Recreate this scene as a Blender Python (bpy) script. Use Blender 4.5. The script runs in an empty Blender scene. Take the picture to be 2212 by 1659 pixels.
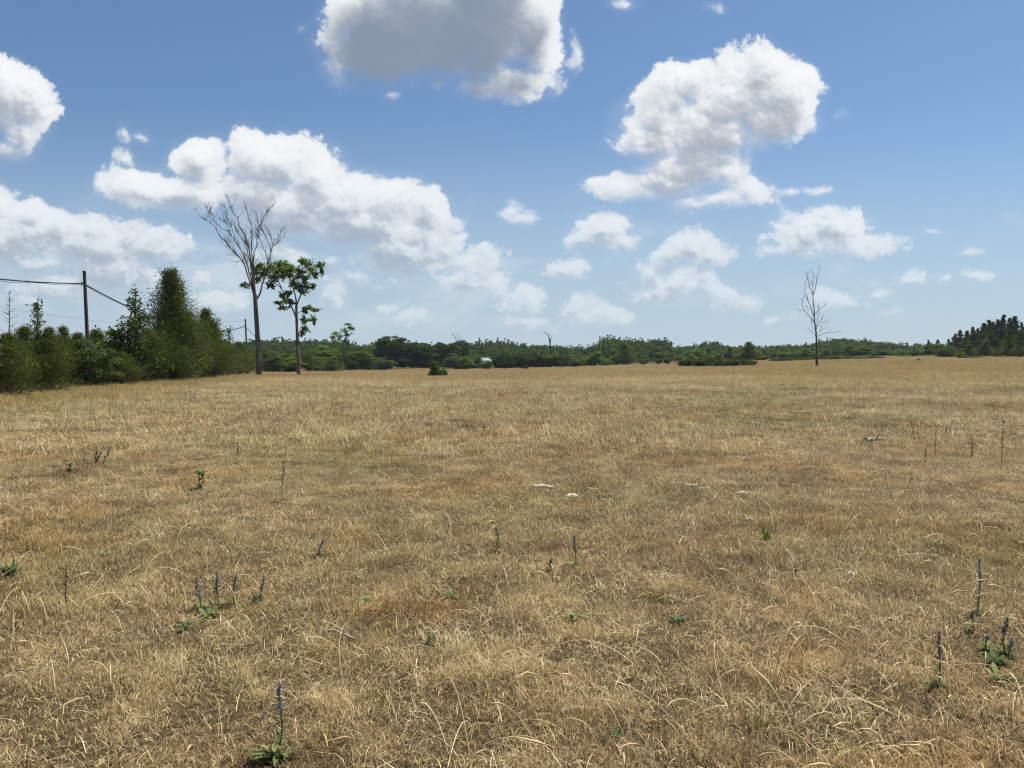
import bpy, math, random
import numpy as np
from mathutils import Vector, Matrix

S = bpy.context.scene
COL = S.collection

# ------------------------------------------------------------------ camera
W_PX, H_PX, F_PX = 1024.0, 768.0, 769.0
EYE = 1.6
PITCH = math.radians(-1.8)
cam_d = bpy.data.cameras.new('camera')
cam = bpy.data.objects.new('camera', cam_d)
COL.objects.link(cam)
cam_d.sensor_width = 36.0
cam_d.lens = 36.0 * F_PX / W_PX
cam_d.clip_start, cam_d.clip_end = 0.1, 4000.0
cam.location = (0.0, 0.0, EYE)
cam.rotation_euler = (math.radians(90) + PITCH, 0.0, 0.0)
S.camera = cam

def ray(px, py):
    """view direction through a pixel of the 1024 x 768 frame, scaled so that y = 1"""
    x, z = (px - W_PX / 2) / F_PX, (H_PX / 2 - py) / F_PX
    c, s = math.cos(PITCH), math.sin(PITCH)
    dy, dz = c - z * s, s + z * c
    return x / dy, dz / dy          # (u, v): x per metre of y, height per metre of y

# ------------------------------------------------------------------ exposure, sun
EXPOSURE = 0.8
S.view_settings.view_transform = 'Standard'
S.view_settings.look = 'None'
S.view_settings.exposure = EXPOSURE
S.view_settings.gamma = 1.0
S.view_settings.use_curve_mapping = False
S.cycles.max_bounces = 6
S.cycles.diffuse_bounces = 3
S.cycles.glossy_bounces = 2
S.cycles.transmission_bounces = 3
S.cycles.transparent_max_bounces = 8
S.cycles.use_denoising = True
S.cycles.filter_width = 1.15
S.cycles.caustics_reflective = False
S.cycles.caustics_refractive = False

SUN_EL, SUN_AZ = math.radians(64.0), math.radians(52.0)     # azimuth to the right of straight ahead
sd = Vector((math.sin(SUN_AZ) * math.cos(SUN_EL), math.cos(SUN_AZ) * math.cos(SUN_EL), math.sin(SUN_EL)))
sun_d = bpy.data.lights.new('sun', 'SUN')
sun_d.energy, sun_d.angle, sun_d.color = 5.0, math.radians(0.53), (1.0, 0.955, 0.88)
sun = bpy.data.objects.new('sun', sun_d)
COL.objects.link(sun)
sun.rotation_euler = sd.to_track_quat('Z', 'Y').to_euler()
sun.location = (0, 0, 60)

# ------------------------------------------------------------------ sky with fair-weather cumulus (all in world directions)
world = bpy.data.worlds.new('World')
S.world = world
world.use_nodes = True
NT = world.node_tree
NT.nodes.clear()

class Nodes:
    """small expression builder for node trees"""
    def __init__(self, nt): self.nt = nt
    def put(self, sock, v):
        if isinstance(v, bpy.types.NodeSocket): self.nt.links.new(v, sock)
        else: sock.default_value = v
    def math(self, op, a, b=None, c=None, clamp=False):
        n = self.nt.nodes.new('ShaderNodeMath'); n.operation = op; n.use_clamp = clamp
        for i, v in enumerate((a, b, c)):
            if v is not None: self.put(n.inputs[i], v)
        return n.outputs[0]
    def vmath(self, op, a, b=None, c=None, out=0):
        n = self.nt.nodes.new('ShaderNodeVectorMath'); n.operation = op
        for i, v in enumerate((a, b, c)):
            if v is not None: self.put(n.inputs[i], v)
        return n.outputs[out]
    def xyz(self, x, y, z=0.0):
        n = self.nt.nodes.new('ShaderNodeCombineXYZ')
        for i, v in enumerate((x, y, z)): self.put(n.inputs[i], v)
        return n.outputs[0]
    def sep(self, v):
        n = self.nt.nodes.new('ShaderNodeSeparateXYZ'); self.put(n.inputs[0], v)
        return n.outputs
    def noise(self, vec, scale, detail, rough=0.5, lac=2.0, dist=0.0, color=False, dim='3D'):
        n = self.nt.nodes.new('ShaderNodeTexNoise'); n.noise_dimensions = dim
        self.put(n.inputs['Vector'], vec)
        n.inputs['Scale'].default_value = scale; n.inputs['Detail'].default_value = detail
        n.inputs['Roughness'].default_value = rough; n.inputs['Lacunarity'].default_value = lac
        n.inputs['Distortion'].default_value = dist
        return n.outputs[1 if color else 0]
    def voronoi(self, vec, scale, detail=0.0, rough=0.5, dim='2D', feature='F1', out=0, rand=1.0):
        n = self.nt.nodes.new('ShaderNodeTexVoronoi'); n.voronoi_dimensions = dim; n.feature = feature
        n.normalize = False
        self.put(n.inputs['Vector'], vec)
        n.inputs['Scale'].default_value = scale; n.inputs['Detail'].default_value = detail
        n.inputs['Roughness'].default_value = rough; n.inputs['Randomness'].default_value = rand
        return n.outputs[out]
    def range(self, v, a, b, c=0.0, d=1.0, smooth=True):
        n = self.nt.nodes.new('ShaderNodeMapRange')
        n.interpolation_type = 'SMOOTHSTEP' if smooth else 'LINEAR'; n.clamp = True
        self.put(n.inputs[0], v)
        for i, x in enumerate((a, b, c, d)): self.put(n.inputs[1 + i], x)
        return n.outputs[0]
    def mix(self, f, a, b, blend='MIX'):
        n = self.nt.nodes.new('ShaderNodeMix'); n.data_type = 'RGBA'; n.blend_type = blend
        self.put(n.inputs['Factor'], f); self.put(n.inputs['A'], a); self.put(n.inputs['B'], b)
        return n.outputs['Result']
    def fmix(self, f, a, b):
        n = self.nt.nodes.new('ShaderNodeMix'); n.data_type = 'FLOAT'
        self.put(n.inputs[0], f); self.put(n.inputs[2], a); self.put(n.inputs[3], b)
        return n.outputs[0]

N = Nodes(NT)
SKY_STRENGTH = 0.063
geo = NT.nodes.new('ShaderNodeTexCoord')
dx, dy, dz = N.sep(geo.outputs['Generated'])
ay = N.math('MAXIMUM', N.math('ABSOLUTE', dy), 0.02)
U0 = N.math('DIVIDE', dx, ay)
V0 = N.math('DIVIDE', dz, ay)
P0 = N.xyz(U0, V0, 0.0)

# cumulus heaps: (x, y, half width, half height) as seen from the field, in 2212 x 1659 units
HEAPS = [
 # big flat based cloud overhead
 (870,40,175,125,1.0),(1010,80,160,112,1.0),(820,112,132,78,1.0),(1060,-10,150,150,1.0),(960,110,120,75,1.0),(1150,70,62,105,1.0),(1120,172,82,40,1.0),(1030,190,58,28,1.0),(735,150,40,40),
 (1236,108,11,30),(1222,135,10,12),(1182,180,22,28),(845,203,9,6),
 # heap right of centre
 (1640,165,92,72),(1700,200,82,80),(1600,225,120,72),(1490,180,74,50),(1430,250,98,70),(1520,290,125,62),(1660,255,110,46),(1755,262,25,20),
 (1510,350,105,72),(1410,300,80,42),(1470,372,95,52),(1560,372,60,48),(1400,322,70,24),(1445,395,105,42),(1345,406,72,32),
 (1618,415,56,34),(1555,432,70,22),(1490,443,48,20),(1705,412,28,9),(1780,412,24,9),(1822,245,14,10),
 # long heap left of centre
 (535,345,55,65),(610,350,92,60),(430,350,62,52),(285,400,82,46),(270,345,26,22),(380,420,150,40),(560,420,110,48),(690,385,60,66),
 (750,440,105,66),(850,445,100,60),(640,450,150,60),(780,490,150,62),(880,545,130,52),(930,460,62,56),(880,510,130,42),(960,540,60,36),(1030,560,52,36),(640,480,120,34),(850,560,90,36),(985,475,26,22),
 (262,290,10,14),(300,296,22,12),
 # left edge
 (15,215,85,82),(60,235,50,62),(40,285,48,42),(12,322,52,26),(-30,190,60,70),
 (0,450,52,50),(70,470,62,42),(130,490,60,34),(190,500,58,42),(290,510,62,36),(340,512,52,34),(390,535,42,16),(240,545,110,28),(40,530,90,40),(100,570,90,20),
 (60,505,130,62),(200,535,150,52),(330,530,85,38),(250,585,105,42),(320,600,46,36),(120,620,110,30),(435,610,30,28),(470,650,60,24),(60,650,60,22),
 # small ones lower down
 (1305,503,58,42),(1352,522,36,26),(1255,520,30,24),(1222,580,48,26),(1178,588,22,12),(1100,455,18,18),(1120,470,22,14),
 (1800,500,90,46),(1730,510,80,44),(1692,470,20,20),(1790,465,52,22),(1880,525,70,26),(1670,540,40,16),(1945,518,16,10),
 (1500,535,62,36),(1440,550,42,30),(1540,555,40,34),(1505,515,16,16),(1400,598,48,32),(1370,572,16,16),(1420,630,70,28),(1530,605,32,32),(1575,640,44,26),(1625,650,26,18),(1470,610,60,40),
 (2010,497,20,6),(2090,547,28,7),(2105,597,36,16),(2045,602,24,12),(1960,598,28,18),(1900,630,26,8),(1925,670,30,9),(1800,650,52,16),(1770,640,30,24),(1690,690,40,10),
 (1000,610,70,26),(1070,610,60,30),(1130,640,52,34),(930,600,30,14),(1250,660,42,30),(1300,672,50,24),(1130,690,60,20),(850,665,42,18),(890,690,40,22),(845,605,28,11),(825,620,20,9),
 (700,560,42,20),(620,560,44,40),(560,560,40,36),(720,630,40,30),(700,600,36,14),(780,600,30,14),(1100,590,22,8),(560,520,40,30),
 (1548,20,18,8),(1350,8,34,14),(657,65,10,8),
]
TO = W_PX / 2212.0
def blob(px, py, rx, ry):
    u, v = ray(px * TO, py * TO)
    u1, v1 = ray((px + rx) * TO, (py - ry) * TO)
    return u, v, abs(u1 - u), abs(v1 - v)

# ---- cumulus map: cover and sunlight of the cloud heaps by world direction (u = x/y, v = z/y), worked out from a density field
def lattice(ix, iy, seed):
    h = (ix.astype(np.int64) * 374761393 + iy.astype(np.int64) * 668265263 + seed * 974634777) & 0xFFFFFFFF
    h = ((h ^ (h >> 13)) * 1274126177) & 0xFFFFFFFF
    return ((h ^ (h >> 16)) & 0xFFFF).astype(np.float32) / 65535.0

def gnoise(x, y, seed):
    ix, iy = np.floor(x), np.floor(y)
    fx, fy = x - ix, y - iy
    ix, iy = ix.astype(np.int32), iy.astype(np.int32)
    sx, sy = fx * fx * fx * (fx * (fx * 6 - 15) + 10), fy * fy * fy * (fy * (fy * 6 - 15) + 10)
    r = []
    for ox, oy in ((0, 0), (1, 0), (0, 1), (1, 1)):
        a = lattice(ix + ox, iy + oy, seed) * 6.2831853
        r.append(np.cos(a) * (fx - ox) + np.sin(a) * (fy - oy))
    return (r[0] * (1 - sx) + r[1] * sx) * (1 - sy) + (r[2] * (1 - sx) + r[3] * sx) * sy

def worley(x, y, seed):
    ix, iy = np.floor(x).astype(np.int32), np.floor(y).astype(np.int32)
    d = np.full(x.shape, 9.0, np.float32)
    for ox in (-1, 0, 1):
        for oy in (-1, 0, 1):
            jx, jy = ix + ox, iy + oy
            ex = jx + lattice(jx, jy, seed) - x
            ey = jy + lattice(jx, jy, seed + 7) - y
            d = np.minimum(d, ex * ex + ey * ey)
    return np.sqrt(d)

def fbm(x, y, f, octaves, rough, seed):
    s, a, t = 0.0, 1.0, 0.0
    for k in range(octaves):
        s = s + a * gnoise(x * f, y * f, seed + k); t += a * a
        a *= rough; f *= 2.03
    return s / math.sqrt(t)

def puffs(x, y, f, octaves, rough, seed):
    s, a, t = 0.0, 1.0, 0.0
    for k in range(octaves):
        s = s + a * (0.5 - worley(x * f, y * f, seed + 11 * k)); t += a
        a *= rough; f *= 2.1
    return s / t

def soft(x, a, b):
    t = np.clip((x - a) / (b - a), 0, 1)
    return t * t * (3 - 2 * t)

def blur(a, n):
    for ax in (0, 1):
        p = np.pad(a, [(n + 1, n) if k == ax else (0, 0) for k in (0, 1)], mode='edge').cumsum(axis=ax)
        m = a.shape[ax]
        hi, lo = np.take(p, range(2 * n + 1, 2 * n + 1 + m), ax), np.take(p, range(0, m), ax)
        a = (hi - lo) / (2 * n + 1)
    return a

UMAX, VMAX, MW, MH = 0.80, 0.56, 1600, 560
def cumulus():
    v, u = np.meshgrid((np.arange(MH) + 0.5) / MH * VMAX, ((np.arange(MW) + 0.5) / MW * 2 - 1) * UMAX, indexing='ij')
    u, v = u.astype(np.float32), v.astype(np.float32)
    wx, wy = fbm(u, v, 9, 3, 0.5, 91), fbm(u, v, 9, 3, 0.5, 57)
    wu, wv = u + 0.016 * wx, v + 0.011 * wy
    F = np.full_like(u, -3.0); G = np.full_like(u, 0.25); A = np.full_like(u, 0.6)
    for h in HEAPS:
        cu, cv, a, b = blob(*h[:4])
        lu, lv = (wu - cu) / a, (wv - cv) / b
        q = 1.0 - np.sqrt(lu * lu + lv * lv)
        r = math.sqrt(a * b) / 0.045
        q = np.where(q > 0, q * min(1.15, r ** 0.5), q * r ** 0.75)
        G = np.where(q > F, h[4] if len(h) > 4 else 0.25, G)
        A = np.where(q > F, min(1.0, 0.35 + 0.9 * r), A)
        k = 0.13
        e = np.maximum(k - np.abs(F - q), 0) / k
        F = np.maximum(F, q) + e * e * k * 0.25
    near = soft(v, 0.08, 0.34)                      # heaps low in the sky are farther off: finer lumps
    lumps = near * fbm(wu, wv, 10, 8, 0.62, 5) + (1 - near) * fbm(wu, wv * 1.2, 20, 7, 0.62, 25)
    balls = near * puffs(wu, wv, 13, 6, 0.68, 300) + (1 - near) * puffs(wu, wv * 1.15, 26, 5, 0.68, 400)
    wisps = fbm(u + 0.02 * wx, v + 0.012 * wy, 30, 5, 0.7, 700)
    D = F + 0.50 * lumps + 0.95 * balls + 0.14 * wisps * soft(F, 0.3, -0.2) + 0.05
    A = blur(A, 5)
    D = D + 0.85 * (1 - A) * wisps * soft(F, -0.5, 0.1)
    dens = np.clip(D * 1.15, 0, 1)
    # light comes down from above and a little from the right: add up what lies in its way
    px = MW / (2 * UMAX)
    def ahead(a, step, side=0.42):
        n, m = int(round(step * MH / VMAX)), int(round(step * side * px))
        q = np.zeros_like(a)
        q[:MH - n, :MW - m] = a[n:, m:]
        return q
    tau, wsum = np.zeros_like(u), 0.0
    for n, step, wgt in ((0, 0.003, .45), (1, 0.007, .7), (2, 0.014, 1.0), (4, 0.026, 1.1), (7, 0.044, 1.0), (11, 0.07, .8)):
        tau += wgt * ahead(blur(dens, n) if n else dens, step); wsum += wgt
    tau = tau / wsum
    # relief of the lumpy front of a heap
    front = 0.55 * np.clip(F, 0, 2) + 0.50 * lumps + 0.90 * balls
    rel = np.zeros_like(u)
    for n, step, wgt in ((0, 0.003, 1.6), (1, 0.006, 1.2), (2, 0.012, 0.9), (4, 0.024, 0.7)):
        a = blur(front, n) if n else front
        rel += wgt * (a - ahead(a, step))
    return u, v, D, F, dens, tau, blur(dens, 9), rel, lumps, balls, blur(G, 14), A, ahead(blur(dens, 11), 0.035, 2.2)

def cumulus_look():
    u, v, D, F, dens, tau, thick, rel, lumps, balls, G, A, right = cumulus()
    alpha = soft(D, 0.0, 0.20 + 0.55 * soft(tau, 0.25, 0.75) + 0.8 * (1 - A)) ** 0.8
    veil = soft(F + 0.45 * (D - F), -0.30, 0.5) * 0.26
    alpha = np.maximum(alpha, veil) * (0.45 + 0.55 * A) * (0.85 + 0.15 * soft(v, 0.04, 0.22))
    sheet = soft(fbm(u, 2.4 * v, 6.0, 6, 0.6, 801) + 0.35 * (0.1 - u), -0.05, 0.9) * soft(v, 0.015, 0.06) * soft(v, 0.24, 0.12)
    alpha = np.maximum(alpha, 0.62 * sheet)
    up = G
    lit = 1.02 - (0.84 + 0.50 * up) * tau ** 1.2 - (0.02 + 0.34 * up) * soft(thick, 0.4, 0.95)
    lit = lit + np.clip(rel, -0.9, 0.9) * (0.85 - 0.62 * up) * soft(dens, 0.1, 0.7)
    lit = lit + 0.26 * lumps * up + 0.22 * blur(lumps, 8) * up - 0.42 * soft(up, 0.3, 0.9) * (right - 0.35)
    lit = 0.5 + 0.5 * np.tanh((lit - 0.5) * 1.7)
    floor = 0.20 * (1 - soft(G, 0.25, 1.0))
    lit = floor + (1 - floor) * lit
    return u, v, alpha, lit

def cumulus_image():
    u, v, alpha, lit = cumulus_look()
    px = np.ones((MH, MW, 4), np.float32)
    px[..., 0], px[..., 1], px[..., 2] = lit, alpha, 0
    im = bpy.data.images.new('cumulus', MW, MH, alpha=False, float_buffer=True, is_data=True)
    im.pixels.foreach_set(px.ravel()); im.update()
    return im

tex = NT.nodes.new('ShaderNodeTexImage')
tex.image = cumulus_image(); tex.extension = 'CLIP'; tex.interpolation = 'Linear'
NT.links.new(N.xyz(N.math('MULTIPLY_ADD', U0, 0.5 / UMAX, 0.5), N.math('MULTIPLY', V0, 1.0 / VMAX)), tex.inputs['Vector'])
lit, alpha, _ = N.sep(tex.outputs['Color'])
K = 1.0 / SKY_STRENGTH / 2 ** EXPOSURE
cloud = N.mix(lit, (0.235 * K, 0.295 * K, 0.39 * K, 1.0), (0.95 * K, 0.97 * K, 0.98 * K, 1.0))
sky = NT.nodes.new('ShaderNodeTexSky')
sky.sky_type = 'NISHITA'
sky.sun_disc = False
sky.sun_elevation = SUN_EL
sky.sun_rotation = SUN_AZ
sky.altitude = 0.0
sky.air_density, sky.dust_density, sky.ozone_density = 1.0, 0.6, 2.5
far = N.range(V0, 0.0, 0.26, 0.54, 0.0, smooth=False)      # air pales the lower, farther heaps
clear = N.mix(1.0, sky.outputs[0], (0.73, 0.86, 0.95, 1.0), 'MULTIPLY')
air = N.mix(N.range(V0, -0.02, 0.34, 0.86, 0.0), clear, (0.47 * K, 0.585 * K, 0.70 * K, 1.0))
cloud = N.mix(far, cloud, air)
bg = NT.nodes.new('ShaderNodeBackground')
NT.links.new(N.mix(alpha, air, cloud), bg.inputs['Color'])
bg.inputs['Strength'].default_value = SKY_STRENGTH
wo = NT.nodes.new('ShaderNodeOutputWorld')
NT.links.new(bg.outputs[0], wo.inputs['Surface'])
world.cycles.sampling_method = 'MANUAL'
world.cycles.sample_map_resolution = 512

# ------------------------------------------------------------------ helpers
def tag(o, label=None, cat=None, group=None, kind=None):
    for k, v in (('label', label), ('category', cat), ('group', group), ('kind', kind)):
        if v: o[k] = v
    return o

class Geo:
    """collects quads with one tint per vertex"""
    def __init__(self): self.V, self.F, self.T, self.n = [], [], [], 0
    def add(self, V, F, tint=0.5):
        V = np.asarray(V, np.float32).reshape(-1, 3)
        self.V.append(V); self.F.append(np.asarray(F, np.int32).reshape(-1, 4) + self.n)
        t = np.asarray(tint, np.float32)
        self.T.append(np.full(len(V), float(t), np.float32) if t.ndim == 0 else t)
        self.n += len(V)
        return self
    def merge(self, g, M=None, tint=None):
        for V, F, T in zip(g.V, g.F, g.T): pass
        V = np.concatenate(g.V); F = np.concatenate(g.F); T = np.concatenate(g.T)
        if M is not None: V = V @ np.asarray(M)[:3, :3].T + np.asarray(M)[:3, 3]
        self.add(V, F, T if tint is None else np.clip(T + tint, 0, 1))
        return self
    def mesh(self, name, mat, smooth=False):
        V, F, T = np.concatenate(self.V), np.concatenate(self.F), np.concatenate(self.T)
        m = bpy.data.meshes.new(name)
        m.vertices.add(len(V)); m.vertices.foreach_set('co', V.ravel())
        m.loops.add(F.size); m.loops.foreach_set('vertex_index', F.ravel())
        m.polygons.add(len(F))
        m.polygons.foreach_set('loop_start', np.arange(0, F.size, 4, dtype=np.int32))
        if smooth: m.polygons.foreach_set('use_smooth', np.ones(len(F), bool))
        a = m.attributes.new('tint', 'FLOAT', 'POINT'); a.data.foreach_set('value', T)
        m.materials.append(mat)
        m.update(); m.validate()
        return m

def link(name, mesh, parent=None, loc=(0, 0, 0), rot=(0, 0, 0), scl=(1, 1, 1)):
    o = bpy.data.objects.new(name, mesh); COL.objects.link(o)
    o.location, o.rotation_euler, o.scale = loc, rot, scl
    if parent is not None: o.parent = parent
    return o

def tube(P, R, sides=6):
    """a bent tapering tube along the points P"""
    P = np.asarray(P, float); R = np.asarray(R, float)
    T = np.gradient(P, axis=0); T /= np.linalg.norm(T, axis=1)[:, None] + 1e-9
    ref = np.array([0.31, 0.95, 0.05]) if abs(T[0, 2]) > 0.7 else np.array([0.05, 0.1, 0.99])
    A = np.cross(T, ref); A /= np.linalg.norm(A, axis=1)[:, None] + 1e-9
    B = np.cross(T, A)
    th = np.arange(sides) / sides * 2 * math.pi
    V = P[:, None] + R[:, None, None] * (np.cos(th)[None, :, None] * A[:, None] + np.sin(th)[None, :, None] * B[:, None])
    n = len(P)
    i, j = np.meshgrid(np.arange(n - 1), np.arange(sides), indexing='ij')
    a, b = i * sides + j, i * sides + (j + 1) % sides
    return V.reshape(-1, 3), np.stack([a, b, b + sides, a + sides], -1).reshape(-1, 4)

def unit(v): return v / (np.linalg.norm(v, axis=-1, keepdims=True) + 1e-9)

def leaves(rng, C, L, Wd, axis=None, up=0.35, tint=0.5, droop=0.0):
    """one pointed leaf (or spray) per centre: long axis, width, random set"""
    n = len(C)
    D = unit(rng.normal(size=(n, 3)) + (0 if axis is None else axis))
    D[:, 2] -= droop; D = unit(D)
    Nn = unit(rng.normal(size=(n, 3)) * np.array([1, 1, 0.8]) + np.array([0, 0, up]))
    Sd = unit(np.cross(D, Nn))
    L = np.broadcast_to(L, (n,))[:, None]; Wd = np.broadcast_to(Wd, (n,))[:, None]
    fold = np.cross(Sd, D) * Wd * 0.25
    V = np.stack([C - D * L * 0.5, C + Sd * Wd * 0.5 + fold, C + D * L * 0.5, C - Sd * Wd * 0.5 + fold], 1)
    F = np.arange(n * 4).reshape(n, 4)
    T = np.repeat(np.clip(np.broadcast_to(tint, (n,)), 0, 1), 4)
    return V.reshape(-1, 3), F, T

def smooth01(t): t = min(max(t, 0.0), 1.0); return t * t * (3 - 2 * t)

# ------------------------------------------------------------------ materials
def new_mat(name):
    m = bpy.data.materials.new(name); m.use_nodes = True
    m.node_tree.nodes.clear()
    return m, Nodes(m.node_tree)

def out(n, shader):
    o = n.nt.nodes.new('ShaderNodeOutputMaterial'); n.nt.links.new(shader, o.inputs['Surface'])

def pbr(n, col, rough=0.8, spec=0.25, normal=None):
    b = n.nt.nodes.new('ShaderNodeBsdfPrincipled')
    n.put(b.inputs['Base Color'], col); n.put(b.inputs['Roughness'], rough)
    b.inputs['Specular IOR Level'].default_value = spec
    if normal is not None: n.put(b.inputs['Normal'], normal)
    return b.outputs[0]

def attr(n, name='tint', sock='Fac'):
    a = n.nt.nodes.new('ShaderNodeAttribute'); a.attribute_name = name
    return a.outputs[sock]

def ramp(n, f, stops):
    r = n.nt.nodes.new('ShaderNodeValToRGB'); e = r.color_ramp.elements
    while len(e) < len(stops): e.new(0.5)
    for k, (p, c) in zip(e, stops): k.position = p; k.color = (*c, 1.0)
    n.put(r.inputs[0], f)
    return r.outputs[0]

def position(n):
    return n.nt.nodes.new('ShaderNodeNewGeometry').outputs['Position']

def leaf_mat(name, stops, trans=0.3, spec=0.08, rough=0.85, vary=0.12):
    """foliage: tint along the ramp, slow drift through the plant, light coming through"""
    m, n = new_mat(name)
    f = attr(n)
    f = n.math('ADD', f, n.math('MULTIPLY', n.math('SUBTRACT', n.noise(position(n), 0.9, 3, 0.6), 0.5), vary * 4), clamp=True)
    c = ramp(n, f, stops)
    t = n.nt.nodes.new('ShaderNodeBsdfTranslucent')
    n.put(t.inputs['Color'], n.mix(1.0, c, (1.25, 1.35, 0.6, 1.0), 'MULTIPLY'))
    ms = n.nt.nodes.new('ShaderNodeMixShader'); ms.inputs[0].default_value = trans
    n.nt.links.new(pbr(n, c, rough, spec), ms.inputs[1]); n.nt.links.new(t.outputs[0], ms.inputs[2])
    out(n, ms.outputs[0])
    return m

def bark_mat(name, dark, light, scale=3.0):
    m, n = new_mat(name)
    p = position(n)
    q = n.vmath('MULTIPLY', p, (1.0, 1.0, 0.25))
    f = n.noise(q, scale * 3, 6, 0.65)
    g = n.noise(p, scale * 0.4, 3)
    f = n.math('ADD', n.math('MULTIPLY', f, 0.7), n.math('MULTIPLY', g, 0.5))
    c = ramp(n, f, [(0.38, dark), (0.78, light)])
    bp = n.nt.nodes.new('ShaderNodeBump'); bp.inputs['Strength'].default_value = 0.6; bp.inputs['Distance'].default_value = 0.03
    n.put(bp.inputs['Height'], f)
    out(n, pbr(n, c, 0.9, 0.1, bp.outputs[0]))
    return m

def plain_mat(name, a, b, scale=6.0, rough=0.8, spec=0.2):
    m, n = new_mat(name)
    f = n.noise(position(n), scale, 5, 0.6)
    out(n, pbr(n, ramp(n, f, [(0.32, a), (0.70, b)]), rough, spec))
    return m

M_CEDAR = leaf_mat('cedar foliage', [(0.0, (0.021, 0.035, 0.009)), (0.5, (0.060, 0.086, 0.017)), (0.85, (0.123, 0.143, 0.028)), (1.0, (0.181, 0.164, 0.043))], 0.3)
M_BROWN = leaf_mat('browned cedar foliage', [(0.0, (0.026, 0.038, 0.009)), (0.5, (0.068, 0.088, 0.019)), (0.85, (0.126, 0.131, 0.031)), (1.0, (0.200, 0.146, 0.052))], 0.3)
M_BROAD = leaf_mat('broad leaves', [(0.0, (0.029, 0.055, 0.013)), (0.5, (0.078, 0.130, 0.022)), (1.0, (0.169, 0.237, 0.040))], 0.38)
M_LIGHT = leaf_mat('fresh green leaves', [(0.0, (0.050, 0.095, 0.018)), (0.5, (0.105, 0.170, 0.030)), (1.0, (0.19, 0.26, 0.045))], 0.36)
M_GREYG = leaf_mat('grey green leaves', [(0.0, (0.045, 0.070, 0.028)), (0.5, (0.085, 0.120, 0.042)), (1.0, (0.14, 0.18, 0.065))], 0.3)
M_ELM = leaf_mat('elm leaves', [(0.0, (0.036, 0.074, 0.017)), (0.5, (0.102, 0.168, 0.031)), (1.0, (0.204, 0.288, 0.054))], 0.42)
M_DARK = leaf_mat('dark dense leaves', [(0.0, (0.012, 0.024, 0.009)), (0.5, (0.034, 0.059, 0.015)), (1.0, (0.089, 0.130, 0.030))], 0.3)
M_WOOD = leaf_mat('distant wood leaves', [(0.0, (0.033, 0.065, 0.018)), (0.5, (0.068, 0.112, 0.029)), (1.0, (0.129, 0.177, 0.046))], 0.36, vary=0.03)
M_BARK = bark_mat('grey brown bark', (0.060, 0.046, 0.036), (0.20, 0.16, 0.125))
M_DEAD = bark_mat('bare dead wood', (0.030, 0.022, 0.018), (0.19, 0.15, 0.125))
M_TWIG = plain_mat('dead twigs', (0.045, 0.035, 0.030), (0.10, 0.08, 0.068))
M_SNAG = bark_mat('dark dead wood', (0.045, 0.035, 0.030), (0.13, 0.10, 0.085))

# ------------------------------------------------------------------ ground
def ground_z(x, y):
    x, y = np.asarray(x, float), np.asarray(y, float)
    s = np.clip((y - 28) / 100, 0, 1); s = s * s * (3 - 2 * s)
    r = np.clip(x + 4, 0, 110) * 0.031 * s
    u = 0.05 * np.sin(x * 0.21 + 1.3) * np.cos(y * 0.17) + 0.035 * np.sin(x * 0.53 + y * 0.41) + 0.012 * np.sin(1.7 * x - 1.1 * y)
    t = np.clip((y - 42) / 90, 0, 1)
    return r + u * np.clip((y - 1) / 12, 0, 1) - 0.98 * t * t * (3 - 2 * t)

def gz(x, y): return float(ground_z(x, y))

def on_ground(px, py):
    """where the ground lies under a pixel"""
    u, v = ray(px, py)
    lo, hi = 1.5, 195.0
    d = lo
    while d < hi:
        if EYE + v * d <= gz(u * d, d): break
        d *= 1.01
    return Vector((u * d, d, gz(u * d, d)))

def at(px, py, d):
    u, v = ray(px, py)
    return Vector((u * d, d, EYE + v * d))

def spread(a, b, first, k):
    r, s = [a], first
    while r[-1] < b: r.append(r[-1] + s); s *= k
    return r
ys = [-60, -40, -25, -15, -8, -4, -2] + spread(0, 1500, 0.25, 1.022)
xr = spread(0, 1400, 0.3, 1.035)
xs = sorted(set([-t for t in xr] + xr))
gx, gy = np.meshgrid(np.array(xs), np.array(ys), indexing='ij')
gzz = ground_z(gx, gy)
nx, ny = gx.shape
i, j = np.meshgrid(np.arange(nx - 1), np.arange(ny - 1), indexing='ij')
g = Geo().add(np.stack([gx, gy, gzz], -1), np.stack([i * ny + j, (i + 1) * ny + j, (i + 1) * ny + j + 1, i * ny + j + 1], -1))
m_ground, n = new_mat('dry thatch and soil')
p = position(n)
f = n.noise(p, 26.0, 8, 0.72)
g2 = n.noise(p, 0.35, 4, 0.6)
c = ramp(n, f, [(0.30, (0.028, 0.020, 0.011)), (0.54, (0.095, 0.068, 0.036)), (0.74, (0.24, 0.185, 0.10))])
c = n.mix(n.range(g2, 0.40, 0.62), c, n.mix(1.0, c, (0.80, 0.88, 0.78, 1.0), 'MULTIPLY'))
bp = n.nt.nodes.new('ShaderNodeBump'); bp.inputs['Strength'].default_value = 0.9; bp.inputs['Distance'].default_value = 0.03
n.put(bp.inputs['Height'], f)
out(n, pbr(n, c, 0.95, 0.05, bp.outputs[0]))
tag(link('ground', g.mesh('ground', m_ground, True)), kind='structure')

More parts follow.
